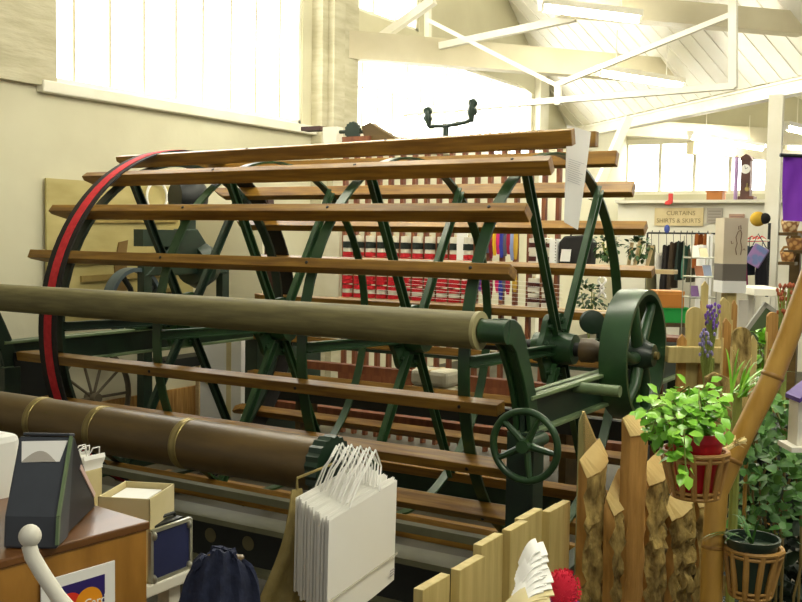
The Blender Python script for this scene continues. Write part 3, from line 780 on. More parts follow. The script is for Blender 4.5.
# ============================================================ COUNTER AND DESK THINGS
CZ = 1.02
cc = P(147, 521, z=CZ)
ca = -.12      # turn of the counter about z
ld = Vector((math.sin(.12), math.cos(.12), 0)); lx = Vector((math.cos(.12), -math.sin(.12), 0))   # along its front (away), outwards
t_ = thing('shop_counter', (cc.x, cc.y, 0), 'brown wooden shop counter in the corner nearest the camera', 'counter')
m_ = MB(); m_.obox(cc-ld*1.3-lx*.42-Vector((0, 0, CZ)), ld*1.3, lx*.42, (0, 0, CZ-.02)); m_.build('body', OAK, t_, bevel=.003)
m_ = MB(); m_.obox(cc-ld*1.31-lx*.43-Vector((0, 0, .02)), ld*1.315, lx*.435, (0, 0, .02)); m_.build('counter_top', OAKT, t_, bevel=.004)
# payment sign on the counter's front face
def onface(u, v):
    D = fwd+rgt*((u-401)/F)+dwn*((v-301)/F); n = lx; t = ((cc+lx*.004)-CAM).dot(n)/D.dot(n); return CAM+D*t
tr = onface(114, 560); tl = onface(40, 588)
wS = (tr-tl).length; wS = (tr-tl).dot(ld)
hS = wS*.8
o = Vector((tl.x, tl.y, 0))
zt = tr.z
def SP(a, b, n=0): return Vector((0, 0, 0))+(tl-ld*((tl-tl).dot(ld)))*1+ld*(a*wS)-Vector((0, 0, tl.z-zt))-Vector((0, 0, b*hS))+lx*n
t_ = thing('card_sign', SP(.5, 1), 'white-framed card payment sign with red and orange discs on the counter front', 'sign')
m_ = MB(); m_.obox(SP(0, 1), ld*wS, (0, 0, hS), lx*.004); m_.build('frame', PAPER, t_, bevel=.001)
m_ = MB(); m_.obox(SP(.13, .86, .004), ld*wS*.72, (0, 0, hS*.7), lx*.001); m_.build('blue_panel', plain('#2a1c66', .5), t_)
dr = hS*.235
for nm, cxx, colr, e in (('red_disc', .36, '#e0331f', .0055), ('orange_disc', .62, '#ef9a16', .006)):
    m_ = MB(); m_.prism([(math.cos(2*PI*j/40)*dr, math.sin(2*PI*j/40)*dr) for j in range(40)], SP(cxx, .52, e), ld, (0, 0, 1), lx*.0006); m_.build(nm, plain(colr, .5), t_)
text('lettering', 'MasterCard', hS*.19, SP(.49, .53, .0072), ld, (0, 0, 1), PAPER, t_)
# wedge shaped receipt printer
FBL, FBR, BBR = P(3, 549, z=CZ), P(57, 550, z=CZ), P(97, 507, z=CZ)
for q in (FBL, FBR, BBR): q.z = CZ+.001
wd_ = FBL-FBR; bk = BBR-FBR
def vert(f, u, v):      # point above the base line at fraction f of its depth, at a picture height
    b_ = FBR+bk*f; D = fwd+rgt*((u-401)/F)+dwn*((v-301)/F)
    t = ((b_-CAM).x*D.x+(b_-CAM).y*D.y)/(D.x**2+D.y**2)
    return Vector((b_.x, b_.y, CAM.z+D.z*t))
k1 = vert(.03, 59, 517); ap = vert(.33, 70, 437); ap2 = vert(.42, 72, 437); kb = vert(.97, 96, 497)
t_ = thing('receipt_printer', FBR.lerp(FBL, .5), 'dark grey wedge-shaped receipt printer with white paper on the counter', 'printer')
def slabp(pts, m, name, w=1.0, inset=0.0, bev=.004):
    o_ = [p+wd_*inset for p in pts]; n_ = len(pts); ww = wd_*(w-inset)
    mb = MB(); mb.add(o_+[p+ww for p in o_], [tuple(range(n_)), tuple(range(n_, 2*n_))[::-1]]+[(i, (i+1) % n_, n_+(i+1) % n_, n_+i) for i in range(n_)])
    return mb.build(name, m, t_, bevel=bev)
inn = lambda p, f: p+bk*f
slabp([FBR, k1, ap, ap2, inn(k1, .28), inn(FBR, .26)], GREYP, 'front_shell', 1.0, 0, .005)
slabp([inn(FBR, .27)+Vector((0, 0, .004)), inn(k1, .29), ap2-Vector((0, 0, .012))-bk*.02, ap2-Vector((0, 0, .004))+bk*.05, kb, BBR], GREYD, 'rear_shell', .97, .04, .003)
slabp([ap+Vector((0, 0, .001)), ap+Vector((0, 0, .008)), ap2+Vector((0, 0, .006))+bk*.03, ap2+Vector((0, 0, -.002))+bk*.04], GREYP, 'top_cap', .93, .02, .002)
mb = MB(); mb.beam(FBR-wd_*.006+Vector((0, 0, .01)), k1-wd_*.006, .006, .012, up=bk).beam(k1-wd_*.006, ap-wd_*.006, .006, .012, up=bk); mb.build('side_trim', GREENL, t_)
fn_ = wd_.cross(ap-k1).normalized(); fn_ = fn_ if fn_.dot(CAM-ap) > 0 else -fn_
def onshell(a, b, e=.0012): return k1.lerp(ap, b)+wd_*(1-a)+fn_*e
def patch(pts, th, name, m):
    n_ = len(pts); mb = MB(); mb.add(pts+[p-fn_*th for p in pts], [tuple(range(n_)), tuple(range(n_, 2*n_))[::-1]]+[(i, (i+1) % n_, n_+(i+1) % n_, n_+i) for i in range(n_)]); mb.build(name, m, t_)
patch([onshell(.07, .93), onshell(.95, .95), onshell(.86, .68), onshell(.14, .66)], .001, 'paper_window', PAPER)
patch([onshell(.14, .665, .002)]+[onshell(.14+.66*i/12, .67+.14*math.sin(PI*i/12), .002) for i in range(1, 12)]+[onshell(.8, .675, .002)], .0005, 'roll_edge', plain('#b3aca0'))
mb = MB(); mb.beam(vert(.6, 84, 467)-wd_*-.03, kb-wd_*-.03+Vector((0, 0, .004)), .012, .003, up=wd_); mb.build('side_paper', plain('#d8b9ae'), t_)
# white curved cradle arm in front of the counter
pts = [P(u, v, d=1.75) for u, v in ((110, 650), (80, 622), (58, 597), (42, 573), (32, 556), (29, 545))]
hd = P(30, 536, d=1.75)
t_ = thing('lamp_arm', (pts[0].x, pts[0].y, 0), 'white curved arm with rounded tip in front of the counter', 'arm')
MB().tube([Vector((pts[0].x+.04, pts[0].y-.02, 0)), pts[0]-Vector((-.02, .01, .2))]+pts, [.014]*3+[.0135]*4+[.013], 12).build('arm', WHITE, t_)
MB().ball(hd, .0195, 14, 10, (1, 1, 1.05)).build('tip', WHITE, t_)
MB().lathe([(0, .0), (.11, 0), (.1, .02), (.02, .03), (0, .03)], (pts[0].x+.04, pts[0].y-.02, 0), (0, 0, 1), 24).build('base', WHITE, t_)
# low white table behind the counter
TZ = P(170, 577, d=2.55).z-.005
e0, e1 = P(151, 584, z=TZ), P(190, 568, z=TZ)
tx0, tx1 = -.95, e1.x+.012; ty0, ty1 = e0.y-.08, e1.y+.012
t_ = thing('white_table', (-.4, -2.85, 0), 'white table edge behind the counter, under the navy case', 'table')
MB().box((tx0, ty0, TZ-.03), (tx1, ty1, TZ)).build('tabletop', WHITE, t_, bevel=.004)
for x in (tx0+.03, tx1-.07):
    for y in (ty0+.03, ty1-.07): MB().box((x, y, 0), (x+.04, y+.04, TZ-.03)).build('leg', WHITE, t_)
# navy flight case with bright edges
dc = Vector((e1.x-e0.x, e1.y-e0.y, 0)); wc = dc.length; dc.normalize(); nc = Vector((dc.y, -dc.x, 0))
hc_ = .128
e0 = Vector((e0.x, e0.y, TZ+.001))
t_ = thing('flight_case', e0, 'navy case with bright metal edges standing beside the counter end', 'case')
m_ = MB(); m_.obox(e0, dc*wc, -nc*.075, (0, 0, hc_)); m_.build('panels', NAVYP, t_, bevel=.003)
m_ = MB()
for a, b in (((0, 0), (1, 0)), ((1, 0), (1, 1)), ((1, 1), (0, 1)), ((0, 1), (0, 0))):
    for q in (0, -.075): m_.beam(e0+dc*wc*a[0]+Vector((0, 0, hc_*a[1]+.003))+nc*q, e0+dc*wc*b[0]+Vector((0, 0, hc_*b[1]+.003))+nc*q, .009, .009, up=nc)
m_.build('metal_edge', ALU, t_)
for a in (0, 1):
    for b in (0, 1): MB().ball(e0+dc*wc*(.05+.9*a)+Vector((0, 0, hc_*(.07+.86*b)))+nc*.002, .012, 8, 6, (1, .6, 1)).build('corner', ALU, t_)
m_ = MB(); hm = e0+dc*wc*.5-nc*.037+Vector((0, 0, hc_+.004))
m_.box((0, 0, 0), (0, 0, 0)) if False else None
m_.obox(hm-dc*wc*.4-nc*.02, dc*wc*.8, nc*.045, (0, 0, .006)); m_.tube([hm-dc*.06, hm-dc*.05+Vector((0, 0, .014)), hm+dc*.05+Vector((0, 0, .014)), hm+dc*.06], .005, 6); m_.build('handle', BLACKI, t_)
# open carton of papers
f0, f1 = P(98, 521, d=2.52), P(150, 523, d=2.5)
zc = P(130, 497, d=2.52).z
t_ = thing('open_carton', (f0.x, f0.y, TZ), 'open cream carton with white paper inside behind the counter corner', 'box')
dq = Vector((f1.x-f0.x, f1.y-f0.y, 0)); wq = dq.length; dq.normalize(); nq = Vector((-dq.y, dq.x, 0))
b0 = Vector((f0.x, f0.y, TZ+.001)); H = zc-TZ
m_ = MB(); th = .004
m_.obox(b0, dq*wq, nq*.16, (0, 0, .005)).obox(b0, dq*wq, nq*th, (0, 0, H)).obox(b0+nq*.16, dq*wq, nq*th, (0, 0, H)).obox(b0, dq*th, nq*.16, (0, 0, H)).obox(b0+dq*(wq-th), dq*th, nq*.164, (0, 0, H))
m_.build('carton_body', CARD, t_)
m_ = MB(); m_.obox(b0+nq*.02+dq*.01+Vector((0, 0, H-.02)), dq*(wq-.04), nq*.13, (0, 0, .006)); m_.build('paper_stack', PAPER, t_)
m_ = MB(); m_.obox(b0+nq*.015+dq*.008+Vector((0, 0, .006)), dq*(wq-.03), nq*.14, (0, 0, H-.028)); m_.build('packed_goods', CARD, t_)
# cream box with rolled white bags behind the printer; white bag at the picture edge
c0 = P(82, 470, d=2.6)
t_ = thing('cream_box', (c0.x, c0.y, TZ), 'tall cream box behind the receipt printer with white bags sticking out', 'box')
m_ = MB(); s_ = .05; m_.box((c0.x-s_-.03, c0.y-.05, TZ+.001), (c0.x+s_-.03, c0.y+.05, c0.z)); m_.build('body', CARD, t_, bevel=.003)
for k in range(5):
    q = c0+Vector((-.045+k*.017, R_.uniform(-.02, .02), 0))
    mb = MB(); mb.grid(lambda u, v: q+Vector((.006*math.sin(v*5+k), (u-.5)*.07, v*(.035+.005*math.sin(k*2)))), 4, 4, th=.0012)
    mb.tube([q+Vector((0, -.02, .035)), q+Vector((.01, -.01, .06)), q+Vector((.01, .012, .06)), q+Vector((0, .02, .035))], .0018, 5)
    tag(mb.build('paper_bag', PAPER), 'small white paper bag sticking out of the cream box behind the printer', 'bag', 'small bags in the cream box')
c0 = P(-5, 452, d=2.6)
t_ = thing('white_sack', (c0.x, c0.y, TZ), 'plump white bag behind the receipt printer at the picture edge', 'bag')
MB().box((c0.x-.16, c0.y-.05, TZ+.001), (c0.x+.03, c0.y+.06, c0.z+.045)).build('bag_body', PAPER, t_, bevel=.02)
MB().tube([(c0.x-.1, c0.y, c0.z+.04), (c0.x-.09, c0.y, c0.z+.08), (c0.x-.02, c0.y, c0.z+.08), (c0.x-.01, c0.y, c0.z+.04)], .003, 6).build('handle', PAPER, t_)
# navy coat draped over a chair back
cN = P(216, 549, d=2.3)
t_ = thing('draped_jacket', (cN.x, cN.y, 0), 'dark navy jacket draped over a rounded chair back, below the beam', 'jacket')
dvN = Vector((cN.x-CAM.x, cN.y-CAM.y, 0)).normalized(); rvN = Vector((dvN.y, -dvN.x, 0))
def drape(u, v):
    th = (u-.5)*2
    wv = .05+.075*v**.6+.006*math.sin(v*7)
    zz = cN.z-.42*v**1.25-.035*th*th*(1-v*.5)+.003*math.sin(u*19)
    return Vector((cN.x, cN.y, zz))+rvN*(th*wv+.01)-dvN*(.05*math.cos(th*PI/2)*(.3+v)+.008*math.sin(u*25+v*6))
MB().grid(drape, 22, 16, th=.008).build('front_drape', NAVY, t_)
def drape2(u, v):
    p = drape(1-u, v); q = Vector((cN.x, cN.y, p.z)); e = p-q; e = e-dvN*(2*e.dot(dvN)); return q+e+dvN*.01
MB().grid(drape2, 22, 16, th=.008).build('back_drape', NAVY, t_)
MB().tube([drape(0, .0)+dvN*.02, Vector((cN.x, cN.y, cN.z-.02)), drape(1, 0)+dvN*.02], .012, 8).tube([Vector((cN.x, cN.y, cN.z-.02))+dvN*.03, Vector((cN.x, cN.y, 0))+dvN*.03], .015, 8).lathe([(0, 0), (.14, 0), (.13, .02), (0, .03)], Vector((cN.x, cN.y, 0))+dvN*.03, (0, 0, 1), 20).build('chair_back', BEAMW, t_)
# khaki canvas hanging from the beam stand
kt = P(297, 490, d=2.75); 
def canvas(u, v):
    l0, r0_ = P(292, 490, d=2.7), P(302, 488, d=2.72)
    l1, r1 = P(250, 640, d=2.62), P(310, 640, d=2.66)
    p = l0.lerp(l1, v).lerp(r0_.lerp(r1, v), u)
    return p+fwd*(.018*math.sin(u*11+v*4)*v)+rgt*(.012*math.sin(v*5))
t_ = thing('canvas_cloth', (kt.x, kt.y, 0), 'khaki canvas cloth hanging beside the white paper bags', 'cloth')
MB().grid(canvas, 14, 18, th=.004).build('cloth', KHAKI, t_)
MB().tube([canvas(.5, 0), canvas(.5, 0)+Vector((0, .0, .03)), hk1+Vector((-.02, .02, -.01))], .004, 6).build('loop', KHAKI, t_)
# ---- hanging white paper bags
T1, T2 = P(329, 521, d=2.42), P(397, 480, d=2.68)
wv_ = T2-T1; away = P(297, 497, d=2.62)-T1
NB = 14
hgt = .275
nrm = wv_.cross(Vector((0, 0, 1))).normalized()
if nrm.dot(CAM-T1) < 0: nrm = -nrm
for k in range(NB):
    f = k/(NB-1)
    o = T1+away*f+Vector((0, 0, .004*math.sin(k*2.3))) + wv_*(.01*math.sin(k*1.7))
    w_ = wv_*(1-.06*f)
    dn_ = Vector((0, 0, -hgt*(1-.08*f)))+away*.04
    g = away/NB*.5
    lb = 'white paper carrier bag hanging in the row behind the front bag' if k else 'front-most white paper carrier bag on the hook, facing the fence'
    t_ = thing('carrier_bag', o, lb, 'bag', 'white carrier bags on the hook')
    m_ = MB()
    def face(off, bulge):
        m_.grid(lambda u, v: o+w_*u+dn_*v+off+nrm*bulge*math.sin(PI*u)*v, 6, 6, th=.0008)
    face(Vector((0, 0, 0)), .006); face(g, -.002)
    for s2 in (0, 1):
        a_ = o+w_*s2; gg = g*.5+(w_*(-.02 if s2 else .02))
        m_.add([a_, a_+gg, a_+gg+dn_, a_+dn_, a_+g, a_+g+dn_], [(0, 1, 2, 3), (1, 4, 5, 2)])
    m_.add([o+dn_, o+w_+dn_, o+w_+g+dn_, o+g+dn_], [(0, 1, 2, 3)])
    m_.build('bag_body', PAPER, t_)
    if k == 0:
        fm = MB(); fm.beam(o+dn_*.72+nrm*.008, o+w_+dn_*.72+nrm*.008, .0015, .0012, up=(0, 0, 1)); fm.beam(o+dn_*.73+nrm*.009, o+w_+dn_*.73+nrm*.009, .001, .0012, up=(0, 0, 1)); fm.build('fold_line', plain('#bdb8a6'), t_)
        e_ = MB()
        for i in range(3): e_.obox(o+w_*.9+dn_*(.86+.025*i)+nrm*.006, w_*.07, dn_*.013, nrm*.0008)
        e_.build('small_mark', PAPERS, t_)
    hp = hk1+Vector((.02+.04*f*.2, -.03, .012))
    tp = P(330+14*(1-f), 452+10*(1-f)+2*math.sin(k*2), d=2.68)
    h_ = MB()
    m0, m1 = o+w_*.28, o+w_*.72
    sL = P(329+(1-f)*40, 466+(1-f)*8, d=2.66-.08*(1-f)); sR = P(343+(1-f)*38, 466+(1-f)*6, d=2.74-.08*(1-f))
    pts = [m0, m0.lerp(sL, .6)+Vector((0, 0, .02)), sL+Vector((0, 0, .02)), sL.lerp(sR, .5)+Vector((0, 0, .06)), sR+Vector((0, 0, .02)), m1.lerp(sR, .6)+Vector((0, 0, .02)), m1]
    h_.tube([p+Vector((0, 0, .006*math.sin(k*2.1+i))) for i, p in enumerate(pts)], .0025, 6)
    h_.build('string_handle', PAPER, t_)

# ============================================================ PICKET FENCE AND BARK SLABS
FX = .77
ft = thing('picket_fence', (FX, -2.6, 0), 'low fence of pale pine pickets stepping up towards the bark slabs', 'fence')
for i, (u0, v0, u1, v1) in enumerate(((423, 590, 451, 574), (453, 571, 479, 552), (482, 546, 504, 533), (504, 529, 522, 520), (523, 518, 543, 510), (544, 510, 558, 504), (559, 505, 571, 503))):
    a_, b_ = P(u0, v0, x=FX), P(u1, v1, x=FX); z = (a_.z+b_.z)/2
    dx = .018 if i % 2 else 0
    MB().box((FX-.024+dx, a_.y, 0), (FX+dx, b_.y-.003, z)).build('picket', PINE, ft, bevel=.002)
MB().box((FX-.06, -3.2, .25), (FX-.024, -2.15, .32)).box((FX-.06, -3.2, .7), (FX-.024, -2.15, .77)).build('fence_rail', PINE, ft)
def slab(tl, tr, d, name, label, mats, th=.035, seed=0, rough_=.012, group=None, vb=None, lean=0, cut=.22):
    """half-round bark slab standing on the floor, top edge at two picture points"""
    rr2 = random.Random(seed)
    a_, b_ = P(tl[0]+7, tl[1], d=d), P(tr[0], tr[1], d=d+.05)
    wv = b_-a_; wv.z = 0; w_ = wv.length; wv.normalize(); nn = Vector((wv.y, -wv.x, 0))
    t_ = thing(name, ((a_.x+b_.x)/2, (a_.y+b_.y)/2, 0), label, 'board', group)
    base = Vector((a_.x, a_.y, 0))
    nu, nv = 9, 40
    offs = [[rr2.uniform(-1, 1) for _ in range(nu+1)] for _ in range(nv+1)]
    ed = [rr2.uniform(-1, 1) for _ in range(nv+1)]
    for i in range(1, nv): ed[i] = (ed[i-1]+ed[i]+ed[i+1])/3
    def fn(u, v):
        i, j = int(round(u*nu)), int(round(v*nv))
        zt_ = a_.z+(b_.z-a_.z)*u
        wob = ed[j]*.006
        bul = math.sin(PI*min(1, max(0, u)))
        return base+wv*(u*w_+wob+lean*(v-1))+nn*(th*.4+bul*th*.8+offs[j][i]*rough_*(1 if 0 < v < 1 else .2))+Vector((0, 0, (zt_-.045)*v))
    def back(u, v):
        j = int(round(v*nv)); zt_ = a_.z+(b_.z-a_.z)*u
        return base+wv*(u*w_+ed[j]*.006+lean*(v-1))-nn*th*.4+Vector((0, 0, zt_*v))
    m_ = MB(); m_.grid(fn, nu, nv, 0)
    m_.build('bark_face', mats[0], t_)
    c_ = MB(); c_.grid(back, nu, nv, 0)
    for u in (0, 1): c_.grid(lambda s_, v, u=u: fn(u, v).lerp(back(u, v), s_), 1, nv, 0, False)
    c_.grid(lambda u, s_: fn(u, 1).lerp(back(u, 1), s_)+Vector((0, 0, .0)), nu, 1, 0, False)
    c_.build('sawn_face', mats[1], t_)
    # pale chamfered cut at the top
    q = MB(); q.grid(lambda u, s_: fn(u, 1).lerp(back(u, 1), s_*1.0)+Vector((0, 0, .002)), nu, 1, 0, False, th=.004); q.build('cut_top', PINEK, t_)
    return t_
slab((575, 462), (602, 440), 2.75, 'bark_slab', 'bark slab with orange sawn edge next to the last pine picket', (BARK, RAWW), seed=1)
slab((602, 500), (622, 470), 2.72, 'bark_slab', 'short bark slab with pale slanted top, second from the pickets', (BARK, RAWW), seed=2)
slab((619, 420), (640, 413), 2.7, 'bark_slab', 'tallest smooth orange-brown bark slab beside the trailing plant', (RAWW, RAWW), seed=3, rough_=.004)
slab((637, 470), (662, 452), 2.78, 'bark_slab', 'bark slab with pale cut top, just under the trailing leaves', (BARK, RAWW), seed=4)
slab((662, 505), (690, 478), 2.82, 'bark_slab', 'shaggy yellowish bark slab below the red pot basket', (BARK, RAWW), seed=5, rough_=.02)
slab((688, 492), (716, 480), 2.86, 'bark_slab', 'dark bark slab beside the bamboo pole, below the basket', (BARK, RAWW), seed=6)
# pointed grey-green board behind the first slab
q0, q1, q2 = P(583, 412, d=3.0), P(579, 430, d=3.0), P(604, 460, d=3.0)
t_ = thing('pointed_board', (q2.x, q2.y, 0), 'grey-green pointed board standing behind the first bark slab', 'board')
MB().prism([(0, 0), (.075, 0), (.075, q2.z), (.012, q0.z), (0, q0.z-.03)], Vector((q1.x, q1.y, 0)), rgt-Vector((0, 0, rgt.z)), (0, 0, 1), Vector((-rgt.y, rgt.x, 0))*.014).build('board', mat('grey_green_wood', '#7d7747', '#8e8854', rough=.7, stretch=(6, 6, 1)), t_)
MB().prism([(.071, 0), (.079, 0), (.079, q2.z), (.016, q0.z+.002), (.010, q0.z)], Vector((q1.x, q1.y, 0)), rgt-Vector((0, 0, rgt.z)), (0, 0, 1), Vector((-rgt.y, rgt.x, 0))*.016).build('edge', PINEK, t_)
# leaflets and pompom on a small pedestal in front of the fence
lp = P(530, 600, d=2.05)
t_ = thing('display_pedestal', (lp.x, lp.y, 0), 'small white pedestal under the fanned leaflets', 'pedestal')
PZ = P(530, 640, d=2.05).z
MB().box((lp.x-.13, lp.y-.13, PZ-.03), (lp.x+.16, lp.y+.16, PZ)).build('pedestal_top', WHITE, t_, bevel=.004)
MB().box((lp.x-.08, lp.y-.08, 0), (lp.x+.1, lp.y+.1, PZ-.03)).build('pedestal_body', WHITE, t_)
NLF = 16
for k in range(NLF):
    f = k/(NLF-1)
    dd = 2.0+.16*f
    tp = P(548-7*(k % 2)+R_.uniform(-2, 2)+(3 if f < .5 else -1), 597-50*f, d=dd)
    lo_ = P(512+10*f+R_.uniform(-2, 2)-(8 if k < 3 else 0), 622-50*f, d=dd-.02)
    side = fwd*.075+Vector((0, 0, .01))
    def sh(u, v, lo_=lo_, tp=tp, side=side):
        p = lo_.lerp(tp, v)+side*(u-.3)
        return p+Vector((0, 0, .014*math.sin(v*PI)))
    mb = MB(); mb.grid(sh, 3, 8, th=.0022)
    tag(mb.build('leaflet', PAPER if k > 2 else CARD), 'white leaflet fanned in the stack before the pine fence' if k > 2 else 'cream leaflet at the foot of the fanned stack', 'leaflet', 'fanned leaflets by the fence' if k > 2 else 'cream leaflets by the fence')
pb2 = P(563, 589, d=2.15); pz = PZ+.045
c_ = Vector((pb2.x, pb2.y, pb2.z))
mb = MB(); mb.ball(c_, .034, 20, 14, (.9, .9, 1.2))
for i in range(500):
    d_ = Vector((R_.gauss(0, 1), R_.gauss(0, 1), R_.gauss(0, 1))).normalized()
    p_ = c_+Vector((d_.x*.035, d_.y*.035, d_.z*.04)); s_ = d_.orthogonal().normalized()*.002
    mb.add([p_-s_, p_+s_, p_+d_*.006], [(0, 1, 2)])
t_ = thing('bobble_hat', (c_.x, c_.y, PZ), 'pinkish red woolly pompom hat beside the fanned leaflets', 'hat')
mb.build('pompom', plain('#cf1f3a', .95), t_)
MB().lathe([(.0, c_.z-PZ-.03), (.02, c_.z-PZ-.037), (.05, (c_.z-PZ)*.45), (.06, .005), (.056, .0015)], (c_.x, c_.y, PZ+.001), (0, 0, 1), 24).build('crown', plain('#3a2a8a', .95), t_)

# ============================================================ BAMBOO POLE, BASKETS, PLANTS
D_ = 2.45
pp_ = [P(u, v, d=D_) for u, v in ((711, 610), (712, 560), (717, 492), (733, 456), (752, 417), (771, 380), (787, 340), (803, 296), (819, 252), (836, 200), (850, 150), (862, 95), (872, 40))]
bp = thing('bamboo_pole', (pp_[0].x, pp_[0].y, 0), 'thick bent bamboo pole rising across the corner with two baskets', 'pole')
r1 = 11*D_/F
MB().tube([Vector((pp_[0].x-.005, pp_[0].y, 0)), Vector((pp_[0].x-.003, pp_[0].y, .4))]+pp_, [r1]*2+[r1, r1, r1*1.0, r1*.98, r1*.98, r1*.98, r1*.96, r1*.94, r1*.94, r1*.93, r1*.92, r1*.9, r1*.88], 20).build('culm', BAMB, bp)
for a_, b_, f in ((2, 3, .9), (5, 6, .1), (1, 2, .2)):
    c = pp_[a_].lerp(pp_[b_], f); d_ = pp_[b_]-pp_[a_]
    MB().lathe([(r1*.98, -.006), (r1*1.06, -.002), (r1*1.06, .002), (r1*.98, .006)], c, d_, 20).build('node', BAMD, bp)
def basket(tc, rt, bc_, rbm, label, n=12):
    tc, bc_ = Vector(tc), Vector(bc_)
    t_ = thing('cane_basket', bc_, label, 'basket')
    for c, r, q in ((tc, rt, .006), (tc-Vector((0, 0, .012)), rt*.985, .005), (bc_, rbm, .005), (bc_+Vector((0, 0, .012)), rbm*1.02, .004)):
        MB().tube([c+Vector((math.cos(a)*r, math.sin(a)*r, 0)) for a in [2*PI*i/32 for i in range(32)]], q, 7, closed=True).build('hoop', CANE, t_)
    for i in range(n):
        a = 2*PI*i/n+.1; e = Vector((math.cos(a), math.sin(a), 0))
        MB().tube([bc_+e*rbm*1.0, bc_.lerp(tc, .5)+e*(rt+rbm)*.5*.99, tc+e*rt], [.0065, .0075, .007], 7).build('stave', CANE, t_)
    MB().lathe([(0, .0), (rbm, 0), (rbm, .004), (0, .004)], bc_, (0, 0, 1), 24).build('floor_disc', CANE, t_)
    return t_
b1t, b1b = P(695, 451, d=2.32), P(695, 495, d=2.32)
s1 = 2.32/F
basket(b1t, 32*s1, Vector((b1b.x, b1b.y, b1b.z)), 22*s1, 'upper cane basket on the bamboo pole holding the red pot', 13)
tie_ = MB()
for i in range(26):
    c = P(735, 442, d=2.36); d_ = Vector((R_.uniform(-1, 1), R_.uniform(-1, 1), R_.uniform(-.6, .6))).normalized()
    tie_.tube([c+d_*.004, c+d_*R_.uniform(.012, .028)], .0014, 4)
tie_.tube([P(725, 450, d=2.34), P(735, 444, d=2.36), P(745, 440, d=2.39)], .006, 6)
tag(tie_.build('raffia_tie', mat('raffia', '#d2bc77', '#e0cd90')), 'pale raffia knot tying the upper basket to the bamboo', 'tie')
# red pot with trailing plant
pb_t = P(697, 430, d=2.32); potb = b1b+Vector((0, 0, .006))
t_ = thing('trailing_houseplant', potb, 'bright green trailing plant in a red pot in the upper basket', 'plant')
rt, rb_ = 25.5*s1, 17*s1; hh = (pb_t.z-potb.z)
MB().lathe([(0, 0), (rb_, 0), (rt, hh-.02), (rt+.003, hh-.02), (rt+.004, hh), (rt-.003, hh), (rt-.006, hh-.015), (0, hh-.015)], potb, (0, 0, 1), 32).build('pot', REDP, t_)
pot_top = potb+Vector((0, 0, hh))
lf = MB(); st = MB()
def vine(pts, dens=.011, L=.032, spread=.025):
    pts = [Vector(p) for p in pts]
    fine = []
    for i in range(len(pts)-1):
        for s_ in range(6): fine.append(pts[i].lerp(pts[i+1], s_/6))
    fine.append(pts[-1]); st.tube(fine, .0016, 5)
    tot = sum((fine[i+1]-fine[i]).length for i in range(len(fine)-1)); n = int(tot/dens)
    for i in range(n):
        f = i/max(1, n-1)*(len(fine)-1); p = fine[int(f)]
        d_ = Vector((R_.gauss(0, 1), R_.gauss(0, 1), R_.gauss(-.1, .7))).normalized()
        p2 = p+d_*R_.uniform(.003, spread)
        leafmesh(lf, p2, d_+Vector((0, 0, -.2))-fwd*.3, Vector((0, 0, 1))-fwd*.6, L*R_.uniform(.6, 1.25), L*.72)
for i in range(46):
    a = R_.uniform(0, 2*PI); rad = R_.uniform(.02, .15); hgt_ = R_.uniform(.02, .115)
    if math.cos(a) > .5: rad *= .75
    e = Vector((math.cos(a)*rad, math.sin(a)*rad, 0))-rgt*R_.uniform(-.02, .05)
    p0_ = pot_top+Vector((math.cos(a), math.sin(a), 0))*.02
    vine([p0_, pot_top+e*.5+Vector((0, 0, hgt_*.9)), pot_top+e+Vector((0, 0, hgt_*R_.uniform(.5, 1.1)))], .012)
for (u, v, u2, v2, dd) in ((680, 425, 662, 440, 2.27), (676, 425, 655, 430, 2.28), (668, 420, 650, 438, 2.3), (668, 425, 676, 462, 2.25), (684, 440, 686, 472, 2.2), (660, 415, 645, 445, 2.3), (685, 425, 668, 452, 2.24)):
    vine([pot_top+Vector((0, 0, .01)), P(u, v-10, d=dd), P((u+u2)/2, (v+v2)/2, d=dd), P(u2, v2, d=dd)], .011)
lf.build('foliage', LEAF, t_); st.build('stem', STEM, t_)
# lower basket
D2 = 2.42; s2 = D2/F
b2t, b2b = P(754, 548, d=D2), P(750, 594, d=D2)
basket(b2t, 27*s2, b2b, 19*s2, 'lower cane basket on the bamboo pole with a black pot', 11)
pot2 = b2b+Vector((0, 0, .006)); h2 = (P(757, 536, d=D2).z-pot2.z)
t_ = thing('spider_plant', pot2, 'sparse plant in a dark pot in the lower basket', 'plant')
MB().lathe([(0, 0), (17*s2, 0), (25*s2, h2-.01), (27*s2, h2-.01), (27.5*s2, h2), (25*s2, h2), (24*s2, h2-.02), (0, h2-.02)], pot2, (0, 0, 1), 28).build('pot', BLKP, t_)
lf2 = MB()
def blade(p, d, L, w=.008, droop=.5, n=6, mb=None):
    mb = mb or lf2
    d = Vector(d).normalized(); s_ = d.cross(Vector((0, 0, 1))); s_ = s_.normalized() if s_.length > .01 else Vector((1, 0, 0)); p = Vector(p); vs = []
    for i in range(n+1):
        f = i/n; q = p+d*L*f-Vector((0, 0, droop*L*f*f)); ww = w*(1-f**2)+.0005
        vs += [q-s_*ww/2, q+s_*ww/2]
    mb.add(vs, [(2*i, 2*i+1, 2*i+3, 2*i+2) for i in range(n)], 0, True)
for i in range(14):
    a = R_.uniform(0, 2*PI); blade(pot2+Vector((0, 0, h2-.02)), (math.cos(a)*.6-rgt.x*.5, math.sin(a)*.6-rgt.y*.5, 1.0), R_.uniform(.1, .2), .006, .6)
lf2.build('leaf_blade', IVY, t_)
